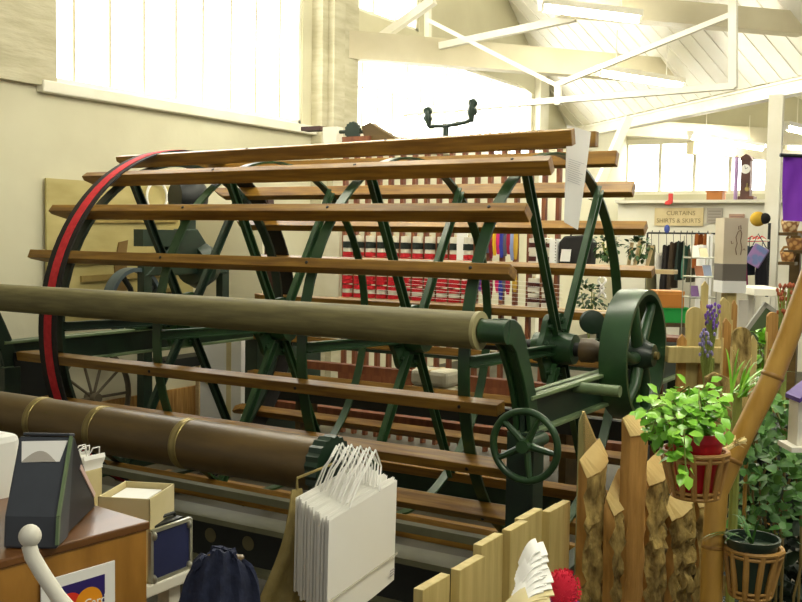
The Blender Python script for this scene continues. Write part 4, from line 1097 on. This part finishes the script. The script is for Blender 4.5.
# long-leaved tuft beside the pole
g_ = MB(); p_ = P(738, 385, d=2.6)
t_ = thing('grassy_plant', (p_.x, p_.y, 0), 'long-bladed grassy plant behind the bamboo pole', 'plant')
for i in range(26):
    blade(p_+Vector((R_.uniform(-.02, .02), R_.uniform(-.02, .02), -.03)), rgt*R_.uniform(-.1, .9)+Vector((0, 0, R_.uniform(.6, 1)))+fwd*R_.uniform(-.3, .3), R_.uniform(.1, .24), .009, .45, mb=g_)
g_.build('leaf_blade', LEAF, t_)
MB().tube([Vector((p_.x, p_.y, 0)), p_-Vector((0, 0, .02))], .012, 8).build('stem', STEM, t_)
# climbing ivy mass right of the pole
iv = thing('climbing_ivy', (P(770, 480, d=2.9).x, P(770, 480, d=2.9).y, 0), 'dark green climbing ivy beside the bamboo pole and lower basket', 'ivy')
lf3 = MB(); st3 = MB()
for i in range(11):
    u = R_.uniform(745, 810); v1_ = R_.uniform(395, 440); v2_ = R_.uniform(540, 600); dd = R_.uniform(2.85, 3.15)
    pts = [P(u+R_.uniform(-8, 8), v1_+(v2_-v1_)*k/5, d=dd) for k in range(6)]
    pts.append(Vector((pts[-1].x, pts[-1].y, 0)))
    st3.tube(pts, .004, 5)
for i in range(420):
    u, v = R_.uniform(738, 812), 400+R_.betavariate(1.2, 1.6)*150
    p_ = P(u, v, d=R_.uniform(2.8, 3.15))
    d_ = Vector((R_.gauss(0, 1), R_.gauss(0, 1), R_.gauss(-.4, .6))).normalized()
    leafmesh(lf3, p_, d_, Vector((R_.uniform(-.4, .4), R_.uniform(-.4, .4), 1))-fwd*.7, R_.uniform(.022, .05), R_.uniform(.018, .036))
lf4 = MB()  # darker leaf layer added as backing, darkness behind the ivy put into its colour
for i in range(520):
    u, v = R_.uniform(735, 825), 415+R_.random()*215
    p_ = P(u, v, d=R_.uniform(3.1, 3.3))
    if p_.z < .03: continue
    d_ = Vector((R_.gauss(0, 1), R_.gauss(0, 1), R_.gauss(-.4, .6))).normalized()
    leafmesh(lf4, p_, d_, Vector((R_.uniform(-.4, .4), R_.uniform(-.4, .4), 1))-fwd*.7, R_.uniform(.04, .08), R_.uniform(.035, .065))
lf4.build('dark_backing', mat('dark_backing_leaf', '#142410', '#22381a', rough=.6), iv)
lf3.build('foliage', IVY, iv); st3.build('stem', mat('ivy_stem', '#6a5a2c', '#7d6c3a'), iv)
for i, (u, w) in enumerate(((738, 5), (747, 4))):
    a_ = P(u, 440, d=2.9)
    MB().tube([Vector((a_.x, a_.y, 0)), a_+Vector((0, 0, .1))], w*2.9/F/2, 10).build('bamboo_cane', BAMB)
    tag([o for o in col.objects if o.name.startswith('bamboo_cane')][-1], ('thin bamboo cane just behind the bent pole', 'thinner bamboo cane among the ivy')[i], 'cane')
# white bird house at the picture edge
c = P(796, 420, d=2.42); rr3 = Vector((rgt.x, rgt.y, 0)).normalized(); ff3 = Vector((-rr3.y, rr3.x, 0))
t_ = thing('bird_house', (c.x, c.y, 0), 'white wooden bird house on a post at the picture edge', 'bird house')
s3 = 2.42/F
o_ = P(797, 446, d=2.42)
MB().prism([(0, 0), (.12, 0), (.12, .13), (.06, .16), (0, .11)], o_, rr3, (0, 0, 1), ff3*.06).build('house_body', WHITE, t_)
MB().obox(o_-rr3*.02-ff3*.02-Vector((0, 0, .012)), rr3*.17, ff3*.09, (0, 0, .012)).build('floor_board', WHITE, t_)
MB().obox(Vector((o_.x, o_.y, 0))+rr3*.07+ff3*.03, rr3*.03, ff3*.025, (0, 0, o_.z-.012)).build('post', PINE, t_)
MB().obox(o_+rr3*-.006+Vector((0, 0, .108))-ff3*.02, rr3*.08+Vector((0, 0, .065)), ff3*.09, (-.0, 0, .01)).build('roof', plain('#5a3f8f', .6), t_)

# ============================================================ SHOP BEHIND
# drive-side picket display with a plank rail
DF = 5.15
pf = thing('garden_fence', (P(693, 355, d=DF).x, P(693, 355, d=DF).y, 0), 'yellow picket fence panel with a plank rail beside the drive wheel', 'fence')
rl0, rl1 = P(665, 353, d=DF), P(724, 355, d=DF)
rh = Vector((rl1.x-rl0.x, rl1.y-rl0.y, 0)).normalized(); rn = Vector((rh.y, -rh.x, 0))
m_ = MB(); Lr = (rl1-rl0).length
m_.obox(Vector((rl0.x, rl0.y, P(693, 362, d=DF).z)), rh*Lr, rn*.06, (0, 0, P(693, 346, d=DF).z-P(693, 362, d=DF).z)); m_.build('fence_rail', PINE, pf, bevel=.004)
def rpick(u0, u1, vt, d, mt, kind='round'):
    a_, b_ = P(u0, vt, d=d), P(u1, vt, d=d); w_ = (b_-a_).length; z = a_.z; base = Vector((a_.x, a_.y, 0))
    if kind == 'round': out = [(0, 0), (w_, 0)]+[(w_/2+w_/2*math.cos(PI*i/10), z-w_*.5+w_*.5*math.sin(PI*i/10)) for i in range(11)]
    elif kind == 'point': out = [(0, 0), (w_, 0), (w_, z-w_*.7), (w_*.5, z), (0, z-w_*.7)]
    else: out = [(0, 0), (w_, 0), (w_, z-.03), (w_*.3, z), (0, z-.02)]
    m_ = MB(); m_.prism(out, base, rh, (0, 0, 1), -rn*.022); return m_
for (u0, u1, vt, k, mt) in ((678, 687, 334, 'point', RAWW), (687, 704, 307, 'round', PINE), (712, 724, 339, 'round', PINE), (699, 704, 362, 'point', RAWW)):
    rpick(u0, u1, vt, DF if k != 'point' else DF+.0, mt, k).build('picket', mt, pf)
for i, (u0, u1, vt, d, k, mt, lb) in enumerate((
        (702, 709, 281, 5.3, 'point', PINE, 'narrow pointed yellow picket below the wire rack'),
        (721, 730, 297, 5.2, 'slant', PINE, 'tall flat yellow board below the printed display box'),
        (733, 738, 300, 5.15, 'slant', RAWW, 'narrow brown stake between yellow board and white banner'),
        (724, 732, 318, 4.2, 'slant', RAWW, 'thin tall stake with pale tip beside the round picket'),
        (733, 752, 327, 4.1, 'round', BARK, 'wide rounded bark slab in front of the tilted picture'),
        (752, 758, 335, 4.15, 'slant', PINE, 'narrow yellow slat against the rounded bark slab'),
        (768, 779, 312, 4.3, 'round', RAWW, 'round-topped brown paddle board beside the bamboo pole'),
        (706, 736, 372, 3.6, 'slant', BARK, 'broad bark slab with pale edge above the trailing plant'))):
    t_ = thing('standing_board', (P(u0, 400, d=d).x, P(u0, 400, d=d).y, 0), lb, 'board')
    rpick(u0, u1, vt, d, mt, k).build('board_face', mt, t_, bevel=.003)
    a_, b_ = P(u0, vt+20, d=d), P(u1, vt+20, d=d)
    e_ = MB(); e_.obox(Vector((a_.x, a_.y, 0))-rh*.004, rh*.004, -rn*.022, (0, 0, a_.z)); e_.build('sawn_edge', PINEK, t_)
# flowers and lavender between the boards
for i, (u, v, d, c, lb) in enumerate(((712, 318, 5.0, '#7a55b0', 'purple dried flower bunch by the round picket'), (707, 345, 4.85, '#8f86b5', 'lilac dried flower bunch above the plank rail'), (785, 300, 4.4, '#a85a3a', 'reddish dried flower bunch beside the bamboo top'))):
    p_ = P(u, v, d=d); t_ = thing('flower_bunch', (p_.x, p_.y, 0), lb, 'flowers')
    mb = MB(); sm = MB()
    for k in range(44):
        q = p_+Vector((R_.uniform(-.03, .03), R_.uniform(-.03, .03), R_.uniform(-.06, .07))); sm.tube([Vector((p_.x, p_.y, p_.z-.25)), q], .002, 4); mb.ball(q, .007, 6, 5, (1, 1, 1.5))
    mb.build('blossoms', plain(c, .9), t_); sm.tube([Vector((p_.x, p_.y, 0)), Vector((p_.x, p_.y, p_.z-.2))], .02, 8); sm.build('stem', STEM, t_)
# shelf with boxes beside the drive wheel
SD = 7.6
s0, s1_ = P(655, 345, d=SD), P(692, 345, d=SD)
t_ = thing('low_shelf', (s0.x, s0.y, 0), 'brown low shelf beside the drive wheel holding green and orange boxes', 'shelf')
zs = P(670, 323, d=SD).z
def sbox(z0_, z1_, a=0, b=1, dep=.3): 
    w_ = (s1_-s0); w_.z = 0; m_ = MB(); m_.obox(Vector((s0.x, s0.y, z0_))+w_*a, w_*(b-a), Vector((-w_.y, w_.x, 0)).normalized()*dep, (0, 0, z1_-z0_)); return m_
sbox(zs-.03, zs).build('shelf_board', BEAMW, t_); sbox(.3, .33).build('shelf_board', BEAMW, t_); sbox(0, zs-.03, 0, .06).build('side', BEAMW, t_); sbox(0, zs-.03, .94, 1).build('side', BEAMW, t_)
zg = P(670, 308, d=SD).z; zo = P(670, 291, d=SD).z
t_ = thing('green_crate', (s0.x+.05, s0.y, zs), 'bright green crate on the low shelf, under the orange box', 'crate'); sbox(zs+.001, zg, .05, .95, .26).build('crate_body', plain('#0f9a3c', .5), t_, bevel=.004); sbox(zg-.02, zg, .03, .97, .28).build('crate_rim', plain('#12a844', .5), t_)
t_ = thing('orange_box', (s0.x+.05, s0.y, zg), 'orange-brown box on top of the green crate', 'box'); sbox(zg+.001, zo-.025, .05, .75, .22).build('box_body', plain('#c07a2a', .6), t_, bevel=.004); sbox(zo-.025, zo, .04, .76, .23).build('lid', plain('#c98534', .6), t_)
st_ = P(672, 345, d=6.5)
t_ = thing('brown_stool', (st_.x, st_.y, 0), 'small dark brown stool behind the picket panel', 'stool')
zt_ = P(672, 336, d=6.5).z
MB().box((st_.x-.12, st_.y-.1, zt_-.03), (st_.x+.12, st_.y+.1, zt_)).build('seat', mat('stool_wood', '#5a2f18', '#6d3d22'), t_, bevel=.004)
for a in (-.1, .07):
    for b in (-.08, .05): MB().box((st_.x+a, st_.y+b, 0), (st_.x+a+.03, st_.y+b+.03, zt_-.03)).build('leg', mat('stool_wood', '#5a2f18'), t_)
# wire rack of leaflets
wd = 6.6
w0, w1 = P(690, 300, d=wd), P(716, 300, d=wd); wz = [P(700, v, d=wd).z for v in (298, 277, 258, 236)]
t_ = thing('wire_rack', (w0.x, w0.y, 0), 'thin wire display rack with white cards by the clothes', 'rack')
wdir = Vector((w1.x-w0.x, w1.y-w0.y, 0)); wn = Vector((-wdir.y, wdir.x, 0)).normalized()*.18
m_ = MB()
for f in (0, 1):
    for g in (0, 1): m_.tube([Vector((w0.x, w0.y, 0))+wdir*f+wn*g, Vector((w0.x, w0.y, wz[3]))+wdir*f+wn*g], .004, 6)
m_.build('upright', ALU, t_)
for z in wz[:3]:
    m_ = MB(); c4 = [Vector((w0.x, w0.y, z)), Vector((w0.x, w0.y, z))+wdir, Vector((w0.x, w0.y, z))+wdir+wn, Vector((w0.x, w0.y, z))+wn]
    m_.tube(c4, .005, 6, closed=True)
    for k in range(1, 5): m_.tube([c4[0].lerp(c4[1], k/5), c4[3].lerp(c4[2], k/5)], .003, 5)
    m_.build('wire_shelf', ALU, t_)
for i, (f, z, h, c, lb) in enumerate(((.1, wz[2], .075, '#efe9d8', 'cream leaning card on the wire rack top tier'), (.45, wz[2], .06, '#ded3a8', 'yellowish card on the wire rack top tier'), (.62, wz[1], .07, '#8894a8', 'blue-grey card on the wire rack middle tier'), (.3, wz[1], .065, '#a06a4a', 'brown card on the wire rack middle tier'), (.15, wz[0], .07, '#7a5a8a', 'mauve card on the wire rack bottom tier'))):
    b_ = Vector((w0.x, w0.y, z+.006))+wdir*f+wn*.3
    m_ = MB(); m_.obox(b_, wdir*.3, wn*.05, Vector((0, 0, h))+wn*.25)
    tag(m_.build('greeting_card', plain(c)), lb, 'card')
for i, (u0, u1, vt, lb) in enumerate(((697, 706, 245, 'short white paper roll behind the wire rack'), (707, 713, 234, 'taller white paper roll behind the wire rack'))):
    a_, b_ = P(u0, vt, d=7.2), P(u1, vt, d=7.2)
    r_ = (b_-a_).length/2; c = (a_+b_)/2
    t_ = thing('paper_roll', (c.x, c.y, 0), lb, 'roll')
    MB().tube([Vector((c.x, c.y, 0)), c], r_, 16).build('roll', PAPER, t_); MB().tube([c, c+Vector((0, 0, .004))], r_*.35, 12).build('core', CARD, t_)
# printed display box (tall, cream with a line drawing)
bd = 5.6
t_ = thing('display_box', P(734, 293, d=bd), 'tall cream display box with line drawing and grey striped band', 'box')
q0, q1 = P(722, 290, d=bd), P(746, 285, d=bd); wq_ = Vector((q1.x-q0.x, q1.y-q0.y, 0)); nq_ = Vector((-wq_.y, wq_.x, 0)).normalized()
zz = [P(734, v, d=bd).z for v in (293, 281, 264, 218)]
def dbox(z0_, z1_, e=0): m_ = MB(); m_.obox(Vector((q0.x, q0.y, z0_))-nq_*e, wq_, nq_*(.15+e), (0, 0, z1_-z0_)); return m_
dbox(zz[2], zz[3]).build('upper_panel', mat('cream_print', '#cfc1a0', '#d8cbae'), t_)
m_ = dbox(zz[1], zz[2]); m_.build('striped_band', mat('grey_stripes', '#6b6458', '#8d8674', scale=60, stretch=(0, 0, 1), kind='wave'), t_)
dbox(zz[0], zz[1], .004).build('lower_panel', PAPER, t_)
dl = MB()
def ds(a, b): return Vector((q0.x, q0.y, zz[2]+(zz[3]-zz[2])*b))+wq_*a-nq_*.003
for pl_ in (((.55, .2), (.5, .32), (.56, .45), (.5, .58), (.58, .7), (.68, .74), (.74, .66), (.7, .5), (.76, .36), (.72, .2)), ((.6, .75), (.6, .82), (.68, .84), (.7, .76)), ((.3, .5), (.33, .44), (.4, .46)), ((.8, .3), (.86, .34), (.9, .3))):
    dl.tube([ds(*p) for p in pl_], .0025, 5)
dl.build('line_drawing', plain('#8a6f5a'), t_)
MB().obox(Vector((q0.x, q0.y, 0))+wq_*.3+nq_*.03, wq_*.4, nq_*.1, (0, 0, zz[0])).build('stand_post', PINE, t_)
# rolled white banner under it
a_ = P(743, 300, d=5.7); t_ = thing('white_banner', (a_.x, a_.y, 0), 'pale grey-white hanging banner strip below the display box', 'banner')
b_ = P(748, 300, d=5.7)
MB().obox(Vector((a_.x-.02, a_.y, P(743, 352, d=5.7).z)), wq_*.4, nq_*.02, (0, 0, a_.z-P(743, 352, d=5.7).z)).build('strip', plain('#cfcabb'), t_)
MB().obox(Vector((a_.x-.02, a_.y+.03, 0)), wq_*.1, nq_*.02, (0, 0, P(743, 300, d=5.7).z)).build('pole', PINE, t_)
# tilted framed picture
c = P(765, 330, d=4.85)
t_ = thing('tilted_picture', (c.x, c.y, 0), 'grey picture frame tilted among the boards by the bamboo', 'picture')
m_ = MB(Matrix.Translation(c) @ Matrix(((rgt.x, fwd.x, 0, 0), (rgt.y, fwd.y, 0, 0), (0, 0, 1, 0), (0, 0, 0, 1))) @ Matrix.Rotation(.6, 4, 'Y'))
for a, b in (((-.08, -.11), (.08, -.09)), ((-.08, .09), (.08, .11)), ((-.08, -.11), (-.06, .11)), ((.06, -.11), (.08, .11))): m_.box((a[0], 0, a[1]), (b[0], .02, b[1]))
M4 = m_.M; m_.build('frame', plain('#9a9788', .5), t_)
m_ = MB(M4); m_.box((-.06, .005, -.09), (.06, .015, .09)); m_.build('picture_face', plain('#4b5a34', .5), t_)
MB().tube([Vector((c.x, c.y+.02, 0)), c+Vector((0, .02, 0))], .012, 6).build('support', PINE, t_)
# green leaves among the boards
bushy('shelf_plant', P(760, 350, d=4.4), .09, 60, LEAF, 'bright leafy plant behind the bamboo, below the tilted picture', 'plant', .05, base=0)

# ---- clothes rail
RY = 8.3
ra, rb2 = P(655, 233, y=RY), P(722, 233, y=RY)
t_ = thing('clothes_rail', (ra.x, RY, 0), 'long thin clothes rail below the wooden shop sign', 'rail')
MB().tube([(ra.x-.1, RY, ra.z), (rb2.x+.1, RY, ra.z)], .012, 8).build('rail_bar', BLACKI, t_)
for x in (ra.x-.1, rb2.x+.1): MB().tube([(x, RY, 0), (x, RY, ra.z)], .014, 8).box((x-.02, RY-.2, 0), (x+.02, RY+.2, .03)).build('rail_leg', BLACKI, t_)
def garment(u, vt, vb, wpx, c, lb, y=RY, name='hanging_garment', cat='clothes', grp='clothes on the rail'):
    p = P(u, vt, y=y); zb = P(u, vb, y=y).z; w_ = (P(u+wpx*1.08, vt, y=y)-P(u, vt, y=y)).length
    t_ = thing(name, (p.x, y, zb), lb, cat, grp)
    zt_ = p.z-.06
    def fn(sg):
        def f(uu, vv):
            th = uu*2-1
            wd_ = w_*.5*(.75+.25*vv)+.004*math.sin(vv*9+u)
            sh_ = .06*th*th*(1-vv)
            return Vector((p.x+th*wd_+.006*math.sin(vv*4+u), y+sg*(.17*(1-th*th)**.5*(.7+.3*vv)+.002)+.01*math.sin(th*7+u), zt_-(zt_-zb)*vv-sh_))
        return f
    m_ = MB(); m_.grid(fn(-1), 8, 8); m_.grid(fn(1), 8, 8); m_.build('garment_body', plain(c, .9), t_)
    hz = p.z if y != RY else ra.z
    MB().tube([(p.x, y-.004, zt_-.02), (p.x, y-.03, hz-.03), (p.x, y-.03, hz+.005), (p.x, y, hz+.034), (p.x, y+.03, hz+.005)], .004, 5).build('hanger', BLACKI, t_)
for a in ((652, 240, 290, 8, '#6a6544', 'olive jacket at the end of the clothes rail, by the creel'),
          (659, 247, 272, 6, '#e6e0d2', 'short white blouse on the clothes rail beside the olive jacket'),
          (667, 240, 292, 9, '#1d1613', 'black coat on the clothes rail, right of the white blouse'),
          (674, 237, 288, 8, '#3a2c1a', 'dark brown coat on the clothes rail'),
          (681, 236, 280, 7, '#15231a', 'dark green-black jacket on the clothes rail'),
          (687, 240, 278, 6, '#3d6a58', 'teal green cardigan on the clothes rail'),
          (692, 244, 282, 6, '#4a4632', 'dull olive cardigan between teal and orange clothes'),
          (699, 229, 268, 9, '#8a4a12', 'orange-brown woven wrap on the clothes rail, wider one'),
          (708, 229, 264, 7, '#9c5a1c', 'amber woven wrap on the clothes rail, narrower one'),
          (716, 238, 266, 5, '#c8c2b0', 'off-white knit on the clothes rail near the display box'),
          (721, 240, 268, 5, '#3f4a63', 'slate blue knit at the display box end of the rail')): garment(*a)
# blue mask on the rail, small hanging goods
p_ = P(667, 229, y=RY-.12); t_ = thing('blue_rosette', p_, 'small blue rosette hanging above the black coat', 'ornament'); MB().ball(p_, .055, 12, 8, (.7, .4, 1)).build('petals', plain('#3f4f9a'), t_); MB().tube([p_, p_+Vector((0, .1, .08))], .006, 5).build('loop', PALEW, t_)
# ---- sign on the partition
g0, g1 = P(655, 208, y=8.97), P(703, 226, y=8.97)
t_ = thing('shop_sign', (g0.x, 8.97, g1.z), 'small wooden shop sign with two handwritten lines above the clothes', 'sign')
MB().box((g0.x, 8.96, g1.z), (g1.x, 8.985, g0.z)).build('board', mat('pale_sign_wood', '#cdb987', '#d8c697'), t_)
text('lettering', 'CURTAINS', (g0.z-g1.z)*.34, ((g0.x+g1.x)/2+.03, 8.957, g1.z+(g0.z-g1.z)*.7), (1, 0, 0), (0, 0, 1), plain('#7d6a45'), t_)
text('lettering', 'SHIRTS & SKIRTS', (g0.z-g1.z)*.34, ((g0.x+g1.x)/2, 8.957, g1.z+(g0.z-g1.z)*.28), (1, 0, 0), (0, 0, 1), plain('#7d6a45'), t_)
for i, (u0, u1, v0, v1, c, c2, lb) in enumerate(((707, 722, 208, 223, '#a89f90', '#8d8578', 'grey lined notice on the partition, right of the sign'), (729, 744, 214, 226, '#b08f7a', '#8d6f60', 'reddish-brown picture on the partition above the display box'))):
    a_, b_ = P(u0, v0, y=8.97), P(u1, v1, y=8.97)
    t_ = thing('wall_notice', (a_.x, 8.97, b_.z), lb, 'notice'); MB().box((a_.x, 8.97, b_.z), (b_.x, 8.99, a_.z)).build('sheet', plain(c), t_)
    m_ = MB()
    for k in range(4): m_.box((a_.x+.02, 8.966, b_.z+(a_.z-b_.z)*(.15+k*.2)), (b_.x-.02, 8.97, b_.z+(a_.z-b_.z)*(.22+k*.2)))
    m_.build('lines', plain(c2), t_)
# ---- on the ledge: tall clock, orange box, red ornament
lz = 2.241
def ledge(u, v): p = P(u, v, y=9.1); return p
a_, b_ = P(741, 202, y=9.1), P(752, 158, y=9.1)
t_ = thing('tall_clock', ((a_.x+b_.x)/2, 9.1, lz), 'dark wooden pendulum clock with white dial on the partition ledge', 'clock')
MB().box((a_.x, 9.02, lz), (b_.x, 9.18, b_.z-.03)).build('case', mat('clock_wood', '#4a2a20', '#5d382a'), t_, bevel=.006)
MB().prism([(-.02, 0), (b_.x-a_.x+.02, 0), (b_.x-a_.x-.01, .05), ((b_.x-a_.x)/2, .08), (.01, .05)], (a_.x, 9.01, b_.z-.03), (1, 0, 0), (0, 0, 1), (0, .18, 0)).build('crest', mat('clock_wood', '#4a2a20'), t_)
dc_ = P(745.5, 169, y=9.01); MB().tube([dc_, dc_+Vector((0, .01, 0))], .062, 24).build('dial', PAPER, t_)
MB().beam(dc_-Vector((0, .004, 0)), dc_+Vector((.03, -.004, .02)), .006, .003, up=(0, 1, 0)).beam(dc_-Vector((0, .004, 0)), dc_+Vector((-.01, -.004, .045)), .005, .003, up=(0, 1, 0)).build('hands', BLACKI, t_)
pd2 = P(747, 189, y=9.01); MB().tube([pd2+Vector((0, 0, .08)), pd2], .006, 6).tube([pd2, pd2+Vector((0, .008, 0))], .03, 14).build('pendulum', BRASS, t_)
MB().box((a_.x-.02, 8.99, lz), (b_.x+.06, 9.2, lz+.05)).build('plinth', mat('clock_wood', '#4a2a20'), t_)
a_, b_ = P(708, 204, y=9.1), P(724, 191, y=9.1)
t_ = thing('orange_crate', (a_.x, 9.1, lz), 'small orange wooden box on the partition ledge', 'box'); MB().box((a_.x, 9.0, lz+.001), (b_.x, 9.2, b_.z)).build('box_body', plain('#b5722f', .6), t_, bevel=.005); MB().box((a_.x-.01, 8.99, b_.z-.02), (b_.x+.01, 9.21, b_.z)).build('lid', plain('#a5642a', .6), t_)
p_ = P(668, 203, y=8.8); t_ = thing('red_stocking', (p_.x, p_.y, p_.z), 'small red stocking hanging on the ledge above the sign', 'ornament')
MB().prism([(0, .15), (.06, .15), (.06, .0), (.01, -.03), (-.05, -.02), (-.04, .02), (0, .04)], p_, (1, 0, 0), (0, 0, 1), (0, .03, 0)).build('sock', plain('#e04a44'), t_, bevel=.008); MB().box((p_.x-.005, p_.y-.003, p_.z+.13), (p_.x+.065, p_.y+.033, p_.z+.155)).build('cuff', PAPER, t_)
a_, b_ = P(733, 204, y=9.15), P(739, 157, y=9.15)
t_ = thing('lilac_bolt', (a_.x, 9.15, lz), 'pale lilac fabric roll standing beside the tall clock', 'fabric'); MB().tube([((a_.x+b_.x)/2, 9.15, lz), ((a_.x+b_.x)/2, 9.15, b_.z)], (b_.x-a_.x)/2*.95, 16).build('roll', plain('#b79ac8', .8), t_); MB().tube([((a_.x+b_.x)/2, 9.15, b_.z), ((a_.x+b_.x)/2, 9.15, b_.z+.02)], .02, 10).build('core', CARD, t_)
# ---- coats and cap between display box and column
KY = 6.4
kz = P(757, 232, y=KY).z
k0, k1 = P(743, 240, y=KY), P(769, 240, y=KY)
t_ = thing('coat_stand', (k1.x-.05, KY, 0), 'thin coat stand with red hangers beside the white column', 'stand')
MB().tube([(k1.x-.03, KY+.15, 0), (k1.x-.03, KY+.15, kz+.1)], .016, 8).build('pole', BLACKI, t_)
MB().tube([(k0.x, KY, k0.z), (k1.x, KY, k0.z)], .012, 8).tube([(k1.x-.03, KY, k0.z), (k1.x-.03, KY+.15, k0.z)], .012, 8).build('arm', WHITE, t_)
MB().box((k1.x-.2, KY+.05, 0), (k1.x+.05, KY+.25, .03)).build('base', BLACKI, t_)
for u in (752, 757, 762):
    p = P(u, 238, y=KY); MB().tube([p+Vector((-.07, 0, -.03)), p+Vector((0, 0, .02)), p+Vector((.07, 0, -.03)), p+Vector((-.07, 0, -.035))], .008, 6).build('hanger', plain('#d93a2e', .5), t_)
for (u, vt, vb, w, c, lb) in ((750, 240, 275, 11, '#26323f', 'slate navy coat on the coat stand, by the display box'), (763, 244, 292, 11, '#11131c', 'long near-black coat on the coat stand, beside the column')):
    garment(u, vt, vb, w, c, lb, KY-.06, 'hanging_coat', 'coat', None)
garment(745, 250, 292, 4.5, '#c0287a', 'magenta scarf hanging beside the navy coat', KY-.3, 'hanging_scarf', 'scarf', None)
a_ = P(757, 255, y=KY-.4); t_ = thing('paisley_bag', a_, 'blue-purple patterned bag hanging on the navy coat', 'bag')
m_ = MB(Matrix.Translation(a_) @ Matrix.Rotation(.5, 4, 'Y')); m_.box((-.08, 0, -.12), (.08, .05, .1)); m_.build('bag_body', mat('paisley', '#5f6f9a', '#8a6a9a', scale=14, kind='voronoi'), t_, bevel=.01); MB().tube([a_+Vector((-.05, .02, .1)), a_+Vector((0, .02, .22)), a_+Vector((.09, .02, .07))], .006, 6).build('strap', NAVY, t_)
c = P(758, 219, y=KY); t_ = thing('woolly_cap', c, 'mustard and black woolly cap on top of the coat stand', 'cap')
MB().ball(c, .085, 16, 10, (1, 1, .95)).build('cap_crown', plain('#b8942a', .95), t_); MB().ball(c+Vector((.075, -.02, .005)), .06, 12, 8, (1, 1, 1)).build('ear_flap', plain('#191613', .95), t_)
# white slanted ledge below coats
a_, b_ = P(748, 284, d=8.3), P(771, 297, d=7.6)
t_ = thing('white_shelf', (a_.x, a_.y, 0), 'white shelf edge below the coats beside the column', 'shelf')
MB().beam(Vector((a_.x, a_.y, (a_.z+b_.z)/2)), Vector((b_.x, b_.y, (a_.z+b_.z)/2)), .25, .05).build('shelf_board', WHITE, t_); MB().box((b_.x-.05, b_.y-.05, 0), (b_.x, b_.y, b_.z)).box((a_.x, a_.y, 0), (a_.x+.05, a_.y+.05, b_.z)).build('leg', WHITE, t_)
# purple cloth beside the column
pd3 = 5.2
def pur(u, v):
    l0, r0_ = P(784, 156, d=pd3), P(830, 158, d=pd3); l1, r1_ = P(785, 220, d=pd3), P(830, 226, d=pd3)
    p = l0.lerp(l1, v).lerp(r0_.lerp(r1_, v), u); return p+fwd*(.03*math.sin(u*8+v*2))
t_ = thing('purple_banner', P(800, 222, d=pd3), 'vivid purple cloth hanging beside the white column', 'cloth')
MB().grid(pur, 16, 10, th=.004).build('cloth', PURPLE, t_)
q0, q1 = P(780, 155, d=pd3), P(832, 157, d=pd3); MB().tube([q0, q1], .01, 8).tube([q1, Vector((q1.x, q1.y, 0))], .014, 8).build('pole', BLACKI, t_)
# wicker goods under it
for i, (u, v, r, c, lb) in enumerate(((790, 226, 9, '#d9bb84', 'topmost wicker basket under the purple cloth'), (796, 243, 10, '#c99a55', 'middle wicker basket under the purple cloth'), (788, 256, 8, '#d8a860', 'lowest wicker basket under the purple cloth'))):
    p = P(u, v, d=6.0); rr4 = r*6/F
    t_ = thing('wicker_basket', p-Vector((0, 0, rr4)), lb, 'basket')
    MB().lathe([(0, -rr4*.7), (rr4*.7, -rr4*.7), (rr4, rr4*.4), (rr4*.95, rr4*.5), (rr4*.65, -rr4*.55), (0, -rr4*.55)], p, (0, 0, 1), 18).build('basket_body', mat('wicker_%d' % i, c, '#8a5a2a', scale=40, kind='voronoi'), t_)
    MB().tube([p+Vector((-rr4*.9, 0, rr4*.4)), p+Vector((-rr4*.5, 0, rr4*1.1)), p+Vector((rr4*.5, 0, rr4*1.1)), p+Vector((rr4*.9, 0, rr4*.4))], .008, 6).build('handle', CANE, t_)
sp = P(793, 262, d=6.05)
t_ = thing('goods_stand', (sp.x, sp.y, 0), 'stepped brown stand for the wicker baskets at the picture edge', 'stand')
m_ = MB()
for i, (u, v, r) in enumerate(((790, 226, 9), (796, 243, 10), (788, 256, 8))):
    p = P(u, v, d=6.0); rr4 = r*6/F; m_.box((p.x-rr4, p.y-rr4, p.z-rr4*.7-.02), (p.x+rr4, p.y+rr4, p.z-rr4*.7-.001))
m_.box((sp.x-.03, sp.y+.05, 0), (sp.x+.03, sp.y+.11, P(790, 233, d=6.0).z)); m_.build('shelves', BEAMW, t_)
garment(797, 262, 300, 14, '#1b1d3a', 'dark blue garment under the wicker baskets', 5.0-1.0, 'hanging_garment', 'clothes', None)

# ============================================================ light
w = bpy.data.worlds.new('world'); sc.world = w; w.use_nodes = True
bg = w.node_tree.nodes['Background']; bg.inputs[0].default_value = (1, .97, .88, 1); bg.inputs[1].default_value = .2
